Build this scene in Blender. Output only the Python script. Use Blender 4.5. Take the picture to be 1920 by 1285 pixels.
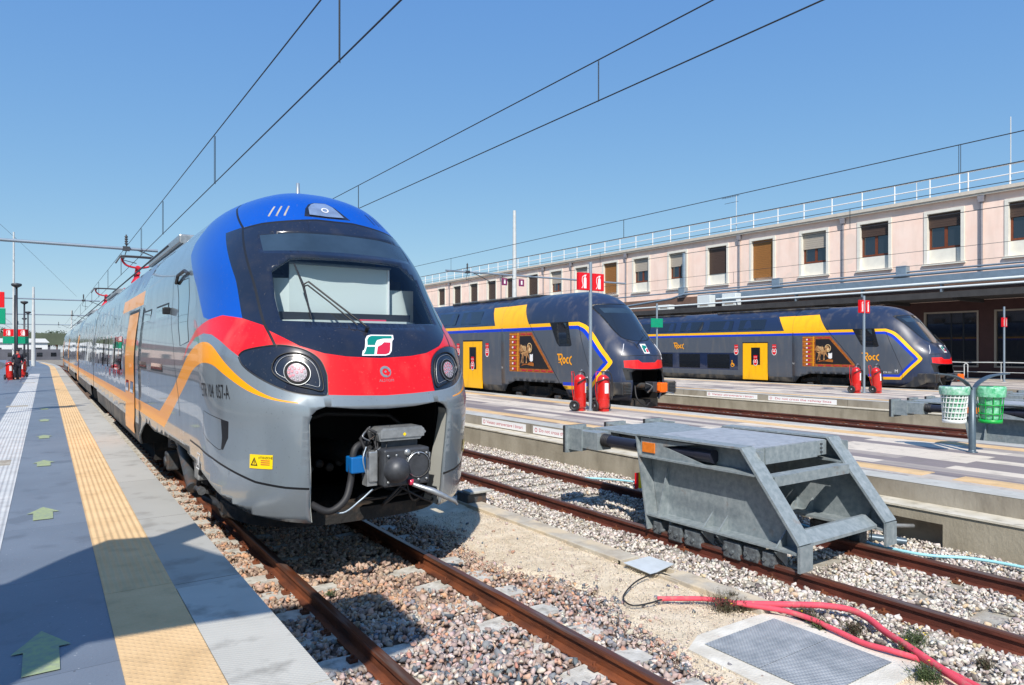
import bpy, bmesh, math, random
import numpy as np
from math import sin, cos, pi, radians, sqrt
from mathutils import Vector, Matrix
from mathutils.geometry import delaunay_2d_cdt
rng = np.random.default_rng(7); random.seed(7)
SC = bpy.context.scene; COL = SC.collection
for o in list(bpy.data.objects): bpy.data.objects.remove(o)
# ---------------------------------------------------------------- camera, sky, sun, exposure
EYE = 2.33
TH = math.atan(875/1280)
cam = bpy.data.cameras.new('camera'); camo = bpy.data.objects.new('camera', cam); COL.objects.link(camo)
camo.location = (0, 0, EYE); camo.rotation_euler = (radians(90), 0, -TH)
cam.sensor_width = 36; cam.lens = 24; cam.shift_y = 12.5/1920; cam.clip_start = .05; cam.clip_end = 3000
SC.camera = camo
SUN_DIR = Vector((.6, .8, -1.0)).normalized()          # the way the light travels
elev = math.asin(-SUN_DIR.z); az = math.atan2(-SUN_DIR.x, -SUN_DIR.y)
W = bpy.data.worlds.new('World'); SC.world = W; W.use_nodes = True
nt = W.node_tree; nt.nodes.clear()
sky = nt.nodes.new('ShaderNodeTexSky'); sky.sky_type = 'NISHITA'; sky.sun_disc = False
sky.sun_elevation = elev; sky.sun_rotation = az; sky.air_density = 1.0; sky.dust_density = .15; sky.ozone_density = 3.0; sky.altitude = 0
bg = nt.nodes.new('ShaderNodeBackground'); bg.inputs[1].default_value = .12
wo = nt.nodes.new('ShaderNodeOutputWorld'); _s = nt.nodes.new('ShaderNodeSeparateColor'); _c = nt.nodes.new('ShaderNodeCombineColor'); nt.links.new(sky.outputs[0], _s.inputs[0])
for _i, (_a, _p) in enumerate(((.56, .75), (.665, .55), (.80, .2))):        # clear-day tint: deeper blue overhead, no white glare at the horizon
    _m1 = nt.nodes.new('ShaderNodeMath'); _m1.operation = 'MULTIPLY'; _m1.inputs[1].default_value = .1477; _m2 = nt.nodes.new('ShaderNodeMath'); _m2.operation = 'POWER'; _m2.inputs[1].default_value = _p
    _m3 = nt.nodes.new('ShaderNodeMath'); _m3.operation = 'MULTIPLY'; _m3.inputs[1].default_value = _a/.1477
    nt.links.new(_s.outputs[_i], _m1.inputs[0]); nt.links.new(_m1.outputs[0], _m2.inputs[0]); nt.links.new(_m2.outputs[0], _m3.inputs[0]); nt.links.new(_m3.outputs[0], _c.inputs[_i])
nt.links.new(_c.outputs[0], bg.inputs[0]); nt.links.new(bg.outputs[0], wo.inputs[0])
sl = bpy.data.lights.new('sun', 'SUN'); sl.energy = 4.6; sl.angle = radians(.53); sl.color = (1, .935, .85)
so = bpy.data.objects.new('sun', sl); COL.objects.link(so); so.location = (-20, -60, 60)
so.rotation_euler = SUN_DIR.to_track_quat('-Z', 'Y').to_euler()
SC.view_settings.view_transform = 'Standard'; SC.view_settings.look = 'None'; SC.view_settings.exposure = .3; SC.view_settings.gamma = 1
SC.render.engine = 'CYCLES'; SC.cycles.max_bounces = 8; SC.cycles.transparent_max_bounces = 12

# ---------------------------------------------------------------- materials
MATS = {}
def srgb(r, g, b):
    f = lambda c: (c/255/12.92) if c/255 <= .04045 else ((c/255+.055)/1.055)**2.4
    return (f(r), f(g), f(b))
def mat(name, col, rough=.5, metal=0., var=0., vscale=3., bump=0., bscale=40., coat=0., col2=None, spec=.5, stretch=None, rvar=0., detail=6):
    """principled material; colour drifts between col and col2 by noise; bump by a finer noise"""
    if name in MATS: return MATS[name]
    m = bpy.data.materials.new(name); m.use_nodes = True; n = m.node_tree; N = n.nodes; L = n.links
    b = N['Principled BSDF']; b.inputs['Roughness'].default_value = rough; b.inputs['Metallic'].default_value = metal
    b.inputs['Specular IOR Level'].default_value = spec
    if coat: b.inputs['Coat Weight'].default_value = coat; b.inputs['Coat Roughness'].default_value = .03
    c2 = col2 if col2 else tuple(max(0, x*(1-var)) for x in col)
    b.inputs['Base Color'].default_value = (*col, 1)
    tc = N.new('ShaderNodeTexCoord'); mp = N.new('ShaderNodeMapping'); L.new(tc.outputs['Object'], mp.inputs[0])
    if stretch: mp.inputs['Scale'].default_value = stretch
    if var or col2:
        nz = N.new('ShaderNodeTexNoise'); nz.inputs['Scale'].default_value = vscale; nz.inputs['Detail'].default_value = detail; nz.inputs['Roughness'].default_value = .6
        L.new(mp.outputs[0], nz.inputs['Vector'])
        r = N.new('ShaderNodeMapRange'); r.inputs[1].default_value = .35; r.inputs[2].default_value = .65
        L.new(nz.outputs['Fac'], r.inputs[0])
        mx = N.new('ShaderNodeMix'); mx.data_type = 'RGBA'; mx.inputs[6].default_value = (*col, 1); mx.inputs[7].default_value = (*c2, 1)
        L.new(r.outputs[0], mx.inputs[0]); L.new(mx.outputs[2], b.inputs['Base Color'])
        if rvar:
            rr = N.new('ShaderNodeMapRange'); rr.inputs[3].default_value = rough-rvar; rr.inputs[4].default_value = rough+rvar
            L.new(r.outputs[0], rr.inputs[0]); L.new(rr.outputs[0], b.inputs['Roughness'])
    if bump:
        nb = N.new('ShaderNodeTexNoise'); nb.inputs['Scale'].default_value = bscale; nb.inputs['Detail'].default_value = 4
        L.new(mp.outputs[0], nb.inputs['Vector'])
        bp = N.new('ShaderNodeBump'); bp.inputs['Strength'].default_value = bump; bp.inputs['Distance'].default_value = .02
        L.new(nb.outputs['Fac'], bp.inputs['Height']); L.new(bp.outputs[0], b.inputs['Normal'])
    MATS[name] = m; return m
def glassmat(name, tint, refl_rough=.02, trans=.8):
    if name in MATS: return MATS[name]
    m = bpy.data.materials.new(name); m.use_nodes = True; n = m.node_tree; N = n.nodes; L = n.links; N.clear()
    o = N.new('ShaderNodeOutputMaterial'); t = N.new('ShaderNodeBsdfTransparent'); t.inputs[0].default_value = (*[c*trans for c in tint], 1)
    g = N.new('ShaderNodeBsdfGlossy'); g.inputs[1].default_value = refl_rough; f = N.new('ShaderNodeFresnel'); f.inputs[0].default_value = 1.5
    x = N.new('ShaderNodeMixShader'); L.new(f.outputs[0], x.inputs[0]); L.new(t.outputs[0], x.inputs[1]); L.new(g.outputs[0], x.inputs[2]); L.new(x.outputs[0], o.inputs[0])
    MATS[name] = m; return m
def M(name): return MATS[name]
mat('silver_paint', srgb(136, 147, 155), .32, .3, var=.1, vscale=2.5, coat=.8, rvar=.05, stretch=(1, .5, .25))
mat('blue_paint', srgb(0, 76, 176), .32, 0, coat=.3, var=.08, vscale=1)
mat('red_paint', srgb(228, 14, 16), .32, 0, coat=.3, var=.08, vscale=1)
mat('orange_paint', srgb(250, 160, 10), .32, 0, coat=.3)
mat('black_gloss', srgb(30, 36, 52), .16, 0, coat=.5, var=.3, vscale=2)
mat('black_trim', srgb(22, 23, 26), .45)
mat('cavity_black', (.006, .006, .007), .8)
mat('under_black', (.022, .021, .02), .7, var=.5, vscale=6, bump=.4, bscale=30)
mat('under_grey', (.07, .075, .08), .55, var=.5, vscale=8, bump=.3, bscale=40)
mat('window_band', srgb(48, 52, 60), .06, 0, coat=1.0, spec=.8)
mat('dark_glass', (.012, .015, .02), .04, 0, coat=1.0, spec=.7)
mat('navy_paint', srgb(40, 51, 76), .36, .0, coat=.25, var=.12, vscale=.6)
mat('slate_paint', srgb(84, 91, 102), .38, .1, coat=.2, var=.08, vscale=.6)
mat('skirt_dark', srgb(52, 54, 58), .5, var=.3, vscale=3)
mat('yellow_paint', srgb(252, 186, 6), .38, 0, coat=.2)
mat('deep_blue_paint', srgb(8, 56, 190), .38, 0, coat=.2)
mat('lion_frame', srgb(176, 106, 30), .5, col2=srgb(140, 70, 22), vscale=9)
mat('lion_gold', srgb(196, 150, 96), .5, col2=srgb(110, 66, 40), vscale=7)
mat('lion_dark', srgb(26, 22, 24), .5)
mat('white_paint', (.78, .78, .76), .4)
mat('sign_white', (.8, .8, .8), .4)
mat('sign_red', srgb(222, 12, 26), .35, var=.06)
mat('sign_green', srgb(0, 150, 112), .35, var=.06)
mat('sign_yellow', srgb(250, 214, 20), .4)
mat('letter_black', (.015, .015, .017), .4)
mat('letter_red', srgb(190, 30, 60), .4)
mat('letter_orange', srgb(250, 168, 20), .4)
mat('teal', srgb(0, 120, 110), .4)
mat('lens_clear', srgb(120, 140, 172), .12, 0, coat=1, var=.3, vscale=9)
mat('lens_white', (.75, .75, .78), .2, coat=1)
mat('led_red', srgb(205, 50, 80), .2, coat=1)
mat('blue_plastic', srgb(8, 98, 165), .4)
mat('orange_cover', srgb(250, 110, 10), .5, var=.15, vscale=9)
mat('steel_light', (.42, .44, .45), .35, .6, var=.3, vscale=12)
mat('steel_dark', (.085, .09, .1), .5, .5, var=.3, vscale=12)
mat('rubber', (.02, .02, .022), .6)
mat('cab_wall', srgb(204, 212, 210), .7)
mat('cab_grey', srgb(96, 106, 114), .7)
mat('cab_dark', (.02, .022, .028), .6)
mat('visor', srgb(50, 68, 86), .2, var=.3, vscale=2)
mat('galvanised', srgb(148, 157, 160), .5, .15, col2=srgb(124, 135, 139), vscale=14, bump=.06, bscale=70, rvar=.06)
mat('galv_deck', srgb(170, 175, 180), .55, .15, col2=srgb(150, 156, 162), vscale=9, bump=.1, bscale=90)
mat('pole_grey', srgb(150, 164, 176), .4, .4, var=.1)
mat('stand_grey', srgb(86, 102, 114), .4, .3, var=.2, vscale=10)
mat('pole_black', (.02, .022, .03), .4)
mat('mast_pale', srgb(200, 204, 204), .6, var=.15, vscale=5)
mat('wire', (.03, .035, .04), .5)
mat('insulator', (.05, .05, .055), .4)
mat('rust', srgb(128, 70, 38), .7, 0, col2=srgb(74, 40, 26), vscale=6, bump=.3, bscale=60, stretch=(1, .3, 1))
mat('rust_dark', srgb(104, 52, 38), .65, 0, col2=srgb(70, 34, 26), vscale=6, bump=.25, bscale=60, stretch=(1, .3, 1))
mat('rail_head', srgb(100, 76, 66), .38, .5, col2=srgb(120, 66, 40), vscale=7, stretch=(2, .2, 1))
mat('sleeper', srgb(176, 172, 160), .8, col2=srgb(140, 132, 118), vscale=7, bump=.3, bscale=50)
mat('sleeper_pale', srgb(205, 203, 195), .8, col2=srgb(170, 166, 155), vscale=7, bump=.3, bscale=50)
mat('concrete', srgb(158, 152, 140), .85, col2=srgb(128, 120, 106), vscale=1.6, bump=.25, bscale=30, stretch=(1, 1, .5))
mat('concrete_warm', srgb(164, 156, 138), .85, col2=srgb(140, 132, 114), vscale=2.2, bump=.3, bscale=25, stretch=(1, 1, .6))
mat('valance_paint', srgb(158, 166, 172), .24, .55, coat=.8, var=.08, vscale=3)
mat('concrete_pale', srgb(186, 186, 180), .8, col2=srgb(165, 164, 156), vscale=2.5, bump=.15, bscale=40)
mat('pale_ledge', srgb(206, 200, 184), .8, col2=srgb(184, 176, 156), vscale=3, bump=.15, bscale=40)
mat('checker_plate', srgb(196, 204, 208), .7, 0, var=.12, vscale=7)
mat('red_tank', srgb(200, 26, 20), .3, coat=.6, var=.1)
mat('pink_conduit', srgb(224, 80, 98), .75, var=.15, vscale=8)
mat('cyan_hose', srgb(150, 205, 215), .5)
mat('black_cable', (.02, .02, .02), .5)
mat('bin_green', srgb(20, 170, 70), .4, var=.15, vscale=9)
mat('bin_white', (.75, .78, .76), .4, var=.1)
mat('bag_white', srgb(190, 215, 205), .35, col2=srgb(70, 165, 120), vscale=11, bump=.5, bscale=22)
mat('bag_green', srgb(60, 165, 110), .3, col2=srgb(150, 210, 180), vscale=14, bump=.7, bscale=22)
mat('plaster_pink', srgb(250, 224, 208), .85, col2=srgb(246, 214, 196), vscale=.8, bump=.1, bscale=25)
mat('cornice', srgb(205, 196, 182), .8, var=.12)
mat('window_surround', srgb(226, 222, 210), .7, var=.08)
mat('shutter_brown', srgb(120, 82, 50), .6, var=.35, vscale=6, stretch=(1, 1, 9))
mat('shutter_ochre', srgb(158, 106, 50), .6, var=.3, vscale=6, stretch=(1, 1, 9))
mat('shutter_dark', srgb(78, 60, 50), .6, var=.25, vscale=6, stretch=(1, 1, 9))
mat('shutter_beige', srgb(176, 166, 152), .6, var=.12, vscale=6, stretch=(1, 1, 9))
mat('wood_frame', srgb(122, 62, 34), .5, var=.3, vscale=5)
mat('dark_wall', srgb(72, 46, 44), .8, var=.2, vscale=2)
mat('brown_trim', srgb(122, 96, 84), .7, var=.2, vscale=3)
mat('canopy_dark', (.05, .048, .048), .7, var=.3, vscale=2)
mat('duct', srgb(150, 166, 178), .4, .5, var=.15, vscale=3)
mat('pipe_white', srgb(215, 222, 222), .4, var=.05)
mat('downpipe', srgb(150, 146, 150), .5, .2, var=.2)
mat('skin', srgb(190, 140, 120), .6)
mat('cloth_black', srgb(34, 34, 48), .8, var=.3, vscale=9)
mat('cloth_red', srgb(200, 40, 50), .8)
mat('foliage', (.05, .09, .03), .7, col2=(.02, .04, .015), vscale=8)
mat('weed_dark', (.10, .055, .04), .8, col2=(.06, .08, .03), vscale=20)
mat('weed_green', (.09, .13, .04), .8, col2=(.05, .07, .03), vscale=20)
mat('flower', srgb(245, 215, 40), .6)
mat('far_green', srgb(86, 96, 78), .8, var=.25, vscale=.2)
mat('far_wall', srgb(96, 98, 108), .8, var=.3, vscale=.4)
mat('far_white', srgb(215, 218, 220), .7)
mat('far_pink', srgb(214, 186, 172), .8, var=.1)
mat('far_red', srgb(96, 50, 48), .8, var=.2)
mat('panto_red', srgb(185, 24, 44), .45)
glassmat('cab_glass', (.90, .96, .98), trans=.98)
glassmat('visor_glass', (.5, .62, .7), trans=.7)

# ---------------------------------------------------------------- scene-graph helpers
def tag(o, label=None, cat=None, group=None, kind=None):
    if label: o['label'] = label
    if cat: o['category'] = cat
    if group: o['group'] = group
    if kind: o['kind'] = kind
    return o
def empty(name, loc, label=None, cat=None, group=None, rz=0):
    o = bpy.data.objects.new(name, None); COL.objects.link(o); o.location = loc; o.rotation_euler = (0, 0, rz); o.empty_display_size = .3
    return tag(o, label, cat, group)
def children(o): return [c for c in bpy.data.objects if c.parent == o]
def copy_tree(o, loc=None, parent=None, label=None):
    c = o.copy(); COL.objects.link(c); c.parent = parent
    if loc is not None: c.location = loc
    if label: c['label'] = label
    for ch in children(o): copy_tree(ch, None, c)
    return c
class MB:
    def __init__(s): s.v = []; s.f = []; s.m = []; s.mats = []; s.sm = []
    def mi(s, m):
        if m not in s.mats: s.mats.append(m)
        return s.mats.index(m)
    def add(s, vs, fs, m, smooth=False):
        b = len(s.v); s.v += [tuple(map(float, v)) for v in vs]; i = s.mi(m)
        for f in fs: s.f.append([b+k for k in f]); s.m.append(i); s.sm.append(smooth)
    def box(s, x0, x1, y0, y1, z0, z1, m):
        V = [(x, y, z) for z in (z0, z1) for y in (y0, y1) for x in (x0, x1)]
        s.add(V, [(0, 2, 3, 1), (4, 5, 7, 6), (0, 1, 5, 4), (2, 6, 7, 3), (0, 4, 6, 2), (1, 3, 7, 5)], m)
    def bbox(s, x0, x1, y0, y1, z0, z1, m, r=.01):
        """box with chamfered edges"""
        bm = bmesh.new(); bmesh.ops.create_cube(bm, size=1)
        for v in bm.verts: v.co = Vector(((x0+x1)/2+v.co.x*(x1-x0), (y0+y1)/2+v.co.y*(y1-y0), (z0+z1)/2+v.co.z*(z1-z0)))
        bmesh.ops.bevel(bm, geom=bm.edges[:], offset=r, segments=2, affect='EDGES', profile=.5)
        bm.verts.index_update(); s.add([v.co[:] for v in bm.verts], [[v.index for v in f.verts] for f in bm.faces], m); bm.free()
    def prism(s, poly, axis, a, b, m):
        """extrude a 2-D polygon between a and b along an axis (0: poly is (y,z); 1: (x,z); 2: (x,y))"""
        n = len(poly)
        P = lambda p, t: (t, p[0], p[1]) if axis == 0 else ((p[0], t, p[1]) if axis == 1 else (p[0], p[1], t))
        s.add([P(p, a) for p in poly]+[P(p, b) for p in poly], [list(range(n))[::-1], list(range(n, 2*n))]+[(i, (i+1) % n, n+(i+1) % n, n+i) for i in range(n)], m)
    def tube(s, pts, r, m, n=10, cap=True, smooth=True):
        pts = [Vector(p) for p in pts]; R = r if hasattr(r, '__len__') else [r]*len(pts); V = []; F = []
        up = Vector((0, 0, 1)); prev = None
        for i, p in enumerate(pts):
            d = (pts[min(i+1, len(pts)-1)]-pts[max(i-1, 0)]).normalized()
            if prev is None:
                a = d.cross(up) if abs(d.z) < .95 else d.cross(Vector((1, 0, 0)))
            else: a = prev-d*prev.dot(d)
            a.normalize(); prev = a; b = d.cross(a)
            for k in range(n): t = 2*pi*k/n; V.append(p+a*cos(t)*R[i]+b*sin(t)*R[i])
        for i in range(len(pts)-1):
            for k in range(n): F.append((i*n+k, i*n+(k+1) % n, (i+1)*n+(k+1) % n, (i+1)*n+k))
        s.add(V, F, m, smooth)
        if cap:
            s.add(V[:n], [list(range(n))[::-1]], m); s.add(V[-n:], [list(range(n))], m)
    def cyl(s, p0, p1, r, m, n=16, r1=None): s.tube([p0, p1], [r, r if r1 is None else r1], m, n)
    def lathe(s, prof, c, m, n=20, axis=2):
        """profile [(r,h)] turned about a vertical (or x/y) axis through c"""
        V = []; F = []
        for (r, h) in prof:
            for k in range(n):
                t = 2*pi*k/n; a, b = r*cos(t), r*sin(t)
                V.append((c[0]+a, c[1]+b, c[2]+h) if axis == 2 else ((c[0]+h, c[1]+a, c[2]+b) if axis == 0 else (c[0]+a, c[1]+h, c[2]+b)))
        for i in range(len(prof)-1):
            for k in range(n): F.append((i*n+k, i*n+(k+1) % n, (i+1)*n+(k+1) % n, (i+1)*n+k))
        s.add(V, F, m, True)
    def build(s, name, parent=None, origin=(0, 0, 0)):
        me = bpy.data.meshes.new(name)
        if parent is not None and origin == (0, 0, 0):
            origin = parent_world(parent)
        me.from_pydata([(x-origin[0], y-origin[1], z-origin[2]) for x, y, z in s.v], [], s.f)
        for m in s.mats: me.materials.append(M(m))
        me.polygons.foreach_set('material_index', s.m); me.polygons.foreach_set('use_smooth', s.sm); me.update()
        o = bpy.data.objects.new(name, me); COL.objects.link(o)
        if parent is not None: o.parent = parent
        else: o.location = origin
        return o
def parent_world(p):
    v = Vector((0, 0, 0))
    while p is not None: v += Vector(p.location); p = p.parent
    return tuple(v)
_tc = {}
def text2d(body, size, spacing=1.0, shear=0., ax='CENTER'):
    key = (body, size, spacing, shear, ax)
    if key in _tc: return _tc[key]
    cu = bpy.data.curves.new('txt', 'FONT'); cu.body = body; cu.size = size; cu.space_character = spacing; cu.shear = shear
    cu.align_x = ax; cu.align_y = 'CENTER'; cu.resolution_u = 2; cu.fill_mode = 'FRONT'
    o = bpy.data.objects.new('txt', cu); COL.objects.link(o); dg = bpy.context.evaluated_depsgraph_get()
    me = o.evaluated_get(dg).to_mesh(); V = [(v.co.x, v.co.y) for v in me.vertices]; F = [list(p.vertices) for p in me.polygons]
    o.evaluated_get(dg).to_mesh_clear(); bpy.data.objects.remove(o); bpy.data.curves.remove(cu)
    _tc[key] = (V, F); return V, F
FINE = [None]
def fine2d(V, F, L):
    """split flat faces into small triangles so that they follow a curved surface"""
    from mathutils.geometry import tessellate_polygon
    V = [tuple(v) for v in V]; T = []
    for f in F:
        if len(f) == 3: T.append(tuple(f))
        else: T += [tuple(f[k] for k in t) for t in tessellate_polygon([[Vector((V[i][0], V[i][1], 0)) for i in f]])]
    idx = {v: i for i, v in enumerate(V)}; out = []
    def mid(a, b):
        a, b = min(a, b), max(a, b); p = ((V[a][0]+V[b][0])/2, (V[a][1]+V[b][1])/2)
        if p not in idx: idx[p] = len(V); V.append(p)
        return idx[p]
    st = T[:]
    while st:
        t = st.pop(); e = [(math.dist(V[t[k]], V[t[(k+1) % 3]]), k) for k in range(3)]; l, k = max(e)
        if l < L: out.append(t); continue
        a, b, c = t[k], t[(k+1) % 3], t[(k+2) % 3]; m_ = mid(a, b); st += [(a, m_, c), (m_, b, c)]
    return V, [t if (V[t[1]][0]-V[t[0]][0])*(V[t[2]][1]-V[t[0]][1])-(V[t[2]][0]-V[t[0]][0])*(V[t[1]][1]-V[t[0]][1]) > 0 else t[::-1] for t in out]
def put2d(mb, VF, m, f, bold=0):
    """place flat 2-D faces in space through f(x,y) -> (x,y,z)"""
    V, F = VF
    if FINE[0]: V, F = fine2d(V, F, FINE[0])
    mb.add([f(x, y) for x, y in V], F, m)
def poly2d(pts): return pts, [list(range(len(pts)))]
def circ(cx, cy, r, n=16, ry=None): return [(cx+r*cos(2*pi*k/n), cy+(ry or r)*sin(2*pi*k/n)) for k in range(n)]
def ring2d(cx, cy, r0, r1, n=20):
    V = circ(cx, cy, r0, n)+circ(cx, cy, r1, n); return V, [(k, (k+1) % n, n+(k+1) % n, n+k) for k in range(n)]
def spline(pts, n=6, closed=False):
    P = [np.array(p, float) for p in pts]; out = []; N = len(P)
    for i in range(N if closed else N-1):
        a, b, c, d = (P[(i-1) % N], P[i], P[(i+1) % N], P[(i+2) % N]) if closed else (P[max(i-1, 0)], P[i], P[i+1], P[min(i+2, N-1)])
        for k in range(n):
            t = k/n; out.append(tuple(.5*((2*b)+(c-a)*t+(2*a-5*b+4*c-d)*t*t+(3*b-a-3*c+d)*t**3)))
    if not closed: out.append(tuple(P[-1]))
    return out
# ---------------------------------------------------------------- cut a flat domain into regions, then bend it
def dens(p, L):
    out = []; n = len(p)
    for i in range(n):
        a, b = np.array(p[i], float), np.array(p[(i+1) % n], float); k = max(1, int(np.ceil(np.linalg.norm(b-a)/L)))
        for j in range(k): out.append(tuple(a+(b-a)*j/k))
    return out
def ccw(p):
    A = sum(p[i][0]*p[(i+1) % len(p)][1]-p[(i+1) % len(p)][0]*p[i][1] for i in range(len(p))); return p if A > 0 else p[::-1]
def cut(domain, regions, gx, gy, seg):
    """domain and regions are polygons; returns vertices, triangles and the region of each (0 = base, later wins)"""
    V = []; F = []
    for p in [domain]+regions:
        q = ccw(dens(p, seg)); b = len(V); V += [Vector((float(a), float(c))) for a, c in q]; F.append(list(range(b, b+len(q))))
    for x in gx:
        for y in gy: V.append(Vector((float(x), float(y))))
    r = delaunay_2d_cdt(V, [], F, 0, 1e-6, True)
    T = []; R = []
    for t, ids in zip(r[2], r[5]):
        if not ids: continue
        T.append(list(t)); R.append(max(ids))
    return np.array([(v.x, v.y) for v in r[0]]), T, R
def strip2d(pts, w):
    P = [np.array(p, float) for p in pts]; L = []; R = []
    for i, p in enumerate(P):
        d = P[min(i+1, len(P)-1)]-P[max(i-1, 0)]; d /= max(np.linalg.norm(d), 1e-9); n = np.array([-d[1], d[0]])*w/2
        L.append(tuple(p+n)); R.append(tuple(p-n))
    return L+R[::-1]
def pchip(z, pts):
    pts = np.array(pts, float); xs, ys = pts[:, 0], pts[:, 1]; n = len(xs); h = np.diff(xs); dl = np.diff(ys)/h; m = np.zeros(n); m[0] = dl[0]; m[-1] = dl[-1]
    for i in range(1, n-1):
        if dl[i-1]*dl[i] > 0:
            w1 = 2*h[i]+h[i-1]; w2 = h[i]+2*h[i-1]; m[i] = (w1+w2)/(w1/dl[i-1]+w2/dl[i])
    z = np.clip(z, xs[0], xs[-1]); i = np.clip(np.searchsorted(xs, z)-1, 0, n-2); t = (z-xs[i])/h[i]
    return (2*t**3-3*t**2+1)*ys[i]+(t**3-2*t**2+t)*h[i]*m[i]+(-2*t**3+3*t**2)*ys[i+1]+(t**3-t**2)*h[i]*m[i+1]
class Nose:
    """u: -1..1 round the front, 1..2 straight back along the side; v: 0..1 up the side, 1..2 over the roof. x is lateral, y is back from the nose."""
    def __init__(S, **k): S.__dict__.update(k)
    def zW(S, v):
        ps = np.clip(v-1, 0, 1)*pi/2
        z = np.where(v < 1, S.z0+(S.z1-S.z0)*v, S.z1+(S.zt-S.z1)*np.sin(ps)**(2/S.e2))
        return z, pchip(z, S.Wp)*np.clip(np.cos(ps), 0, 1)**(2/S.e1)
    def __call__(S, u, v, off=0.):
        u = np.asarray(u, float); v = np.asarray(v, float); z, Wd = S.zW(v); N = pchip(z, S.Np); L = pchip(z, S.Lp)
        s = np.sin(np.clip(np.abs(u), 0, 1)*pi/2)
        x = np.sign(u)*Wd*s; y = N+L-L*(1-s**S.p)**(1/S.q); t = np.clip(np.abs(u)-1, 0, 1)
        y = y+t*(S.yend-(N+L)); P = np.stack([x, y, z+0*x], -1)
        if off:
            e = 1e-3; a = S(u+e, v)-S(u-e, v); vv = np.clip(v, e, 1.97); b = S(u, vv+e)-S(u, vv-e); n = np.cross(a, b); n /= np.linalg.norm(n, axis=-1, keepdims=True)+1e-12
            P = P+n*off
        return P
    def u_of(S, y, z, side=-1):
        v = S.v_of(z); N = float(pchip(np.array(z), S.Np)); L = float(pchip(np.array(z), S.Lp))
        if y >= N+L: return side*(1+(y-N-L)/(S.yend-N-L)), v
        q = max(0., min(1., (N+L-y)/L)); s = (1-q**S.q)**(1/S.p); return side*math.asin(min(1, s))*2/pi, v
    def v_of(S, z):
        if z <= S.z1: return (z-S.z0)/(S.z1-S.z0)
        return 1+math.asin(min(1, ((z-S.z1)/(S.zt-S.z1))**(S.e2/2)))*2/pi
    def side(S, pts, side=-1, seg=.12): return [S.u_of(y, z, side) for y, z in dens(pts, seg)]
KU, KV = 1.5, 2.0
def shell(S, regions, gu, gv, name_mat, parent, name, holes=(), separate={}, thick=.03, seg=.02):
    """regions: list of (key, polygon in u,v). One mesh; keys in `holes` are left open, keys in `separate` become meshes of their own {key: (name, material)}"""
    dom = [(gu[0], gv[0]), (gu[-1], gv[0]), (gu[-1], gv[-1]), (gu[0], gv[-1])]
    sc = lambda p: [(a*KU, b*KV) for a, b in p]
    keys = ['base']+[k for k, _ in regions]
    V2, T, R = cut(sc(dom), [sc(p) for _, p in regions], [g*KU for g in gu], [g*KV for g in gv], seg)
    P = S(V2[:, 0]/KU, V2[:, 1]/KV); ow = parent_world(parent)
    def mk(sel, nm, matf, obparent):
        idx = {}; mb = MB()
        me = bpy.data.meshes.new(nm); vs = []; fs = []; ms = []; ml = []
        for t, r in zip(T, R):
            k = keys[r]
            if not sel(k): continue
            f = []
            for q in t:
                if q not in idx: idx[q] = len(vs); vs.append(tuple(P[q]))
                f.append(idx[q])
            a, b, c = (Vector(vs[i]) for i in f)
            if (b-a).cross(c-a).length < 1e-9: continue
            mm = matf(k)
            if mm not in ml: ml.append(mm)
            fs.append(f); ms.append(ml.index(mm))
        me.from_pydata(vs, [], fs)
        for x in ml: me.materials.append(M(x))
        me.polygons.foreach_set('material_index', ms); me.polygons.foreach_set('use_smooth', [True]*len(fs)); me.update()
        bm = bmesh.new(); bm.from_mesh(me); bmesh.ops.remove_doubles(bm, verts=bm.verts[:], dist=2e-4); bm.to_mesh(me); bm.free()
        o = bpy.data.objects.new(nm, me); COL.objects.link(o); o.parent = obparent; return o
    body = mk(lambda k: k not in holes and k not in separate, name, lambda k: name_mat[k], parent)
    if thick:
        md = body.modifiers.new('thickness', 'SOLIDIFY'); md.thickness = thick; md.offset = -1
    out = {}
    done = set()
    for k, (nm, mt) in separate.items():
        if nm in done: continue
        ks = [q for q, w in separate.items() if w[0] == nm]; done.add(nm)
        out[nm] = mk(lambda q, ks=ks: q in ks, nm.split('#')[0], lambda q: separate[q][1], parent)
    return body, out
def mirror(p): return [(-a, b) for a, b in p]
def on_nose(S, u0, v0, side_scale, off=.006):
    """returns f(x,y) laying a flat drawing (metres) on the nose surface round (u0,v0); x runs to the viewer's right"""
    P0 = S(u0, v0); e = 1e-3; du = np.linalg.norm(S(u0+e, v0)-S(u0-e, v0))/(2*e); dv = np.linalg.norm(S(u0, v0+e)-S(u0, v0-e))/(2*e)
    return lambda x, y: tuple(S(u0+side_scale*x/du, v0+y/dv, off))
def grime(name, col, amt=.35, scale=60, lo=.62, hi=.68, stretch=None, detail=3):
    """small marks with a shape of their own mixed over a material's colour"""
    m = MATS[name]; n = m.node_tree; N = n.nodes; L = n.links; b = N['Principled BSDF']; inp = b.inputs['Base Color']
    tc = N.new('ShaderNodeTexCoord'); mp = N.new('ShaderNodeMapping'); L.new(tc.outputs['Object'], mp.inputs[0])
    if stretch: mp.inputs['Scale'].default_value = stretch
    nz = N.new('ShaderNodeTexNoise'); nz.inputs['Scale'].default_value = scale; nz.inputs['Detail'].default_value = detail; L.new(mp.outputs[0], nz.inputs['Vector'])
    r = N.new('ShaderNodeMapRange'); r.inputs[1].default_value = lo; r.inputs[2].default_value = hi; r.inputs[4].default_value = amt; L.new(nz.outputs['Fac'], r.inputs[0])
    mx = N.new('ShaderNodeMix'); mx.data_type = 'RGBA'; L.new(r.outputs[0], mx.inputs[0]); mx.inputs[7].default_value = (*col, 1)
    if inp.links: L.new(inp.links[0].from_socket, mx.inputs[6])
    else: mx.inputs[6].default_value = inp.default_value
    L.new(mx.outputs[2], inp)
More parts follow.
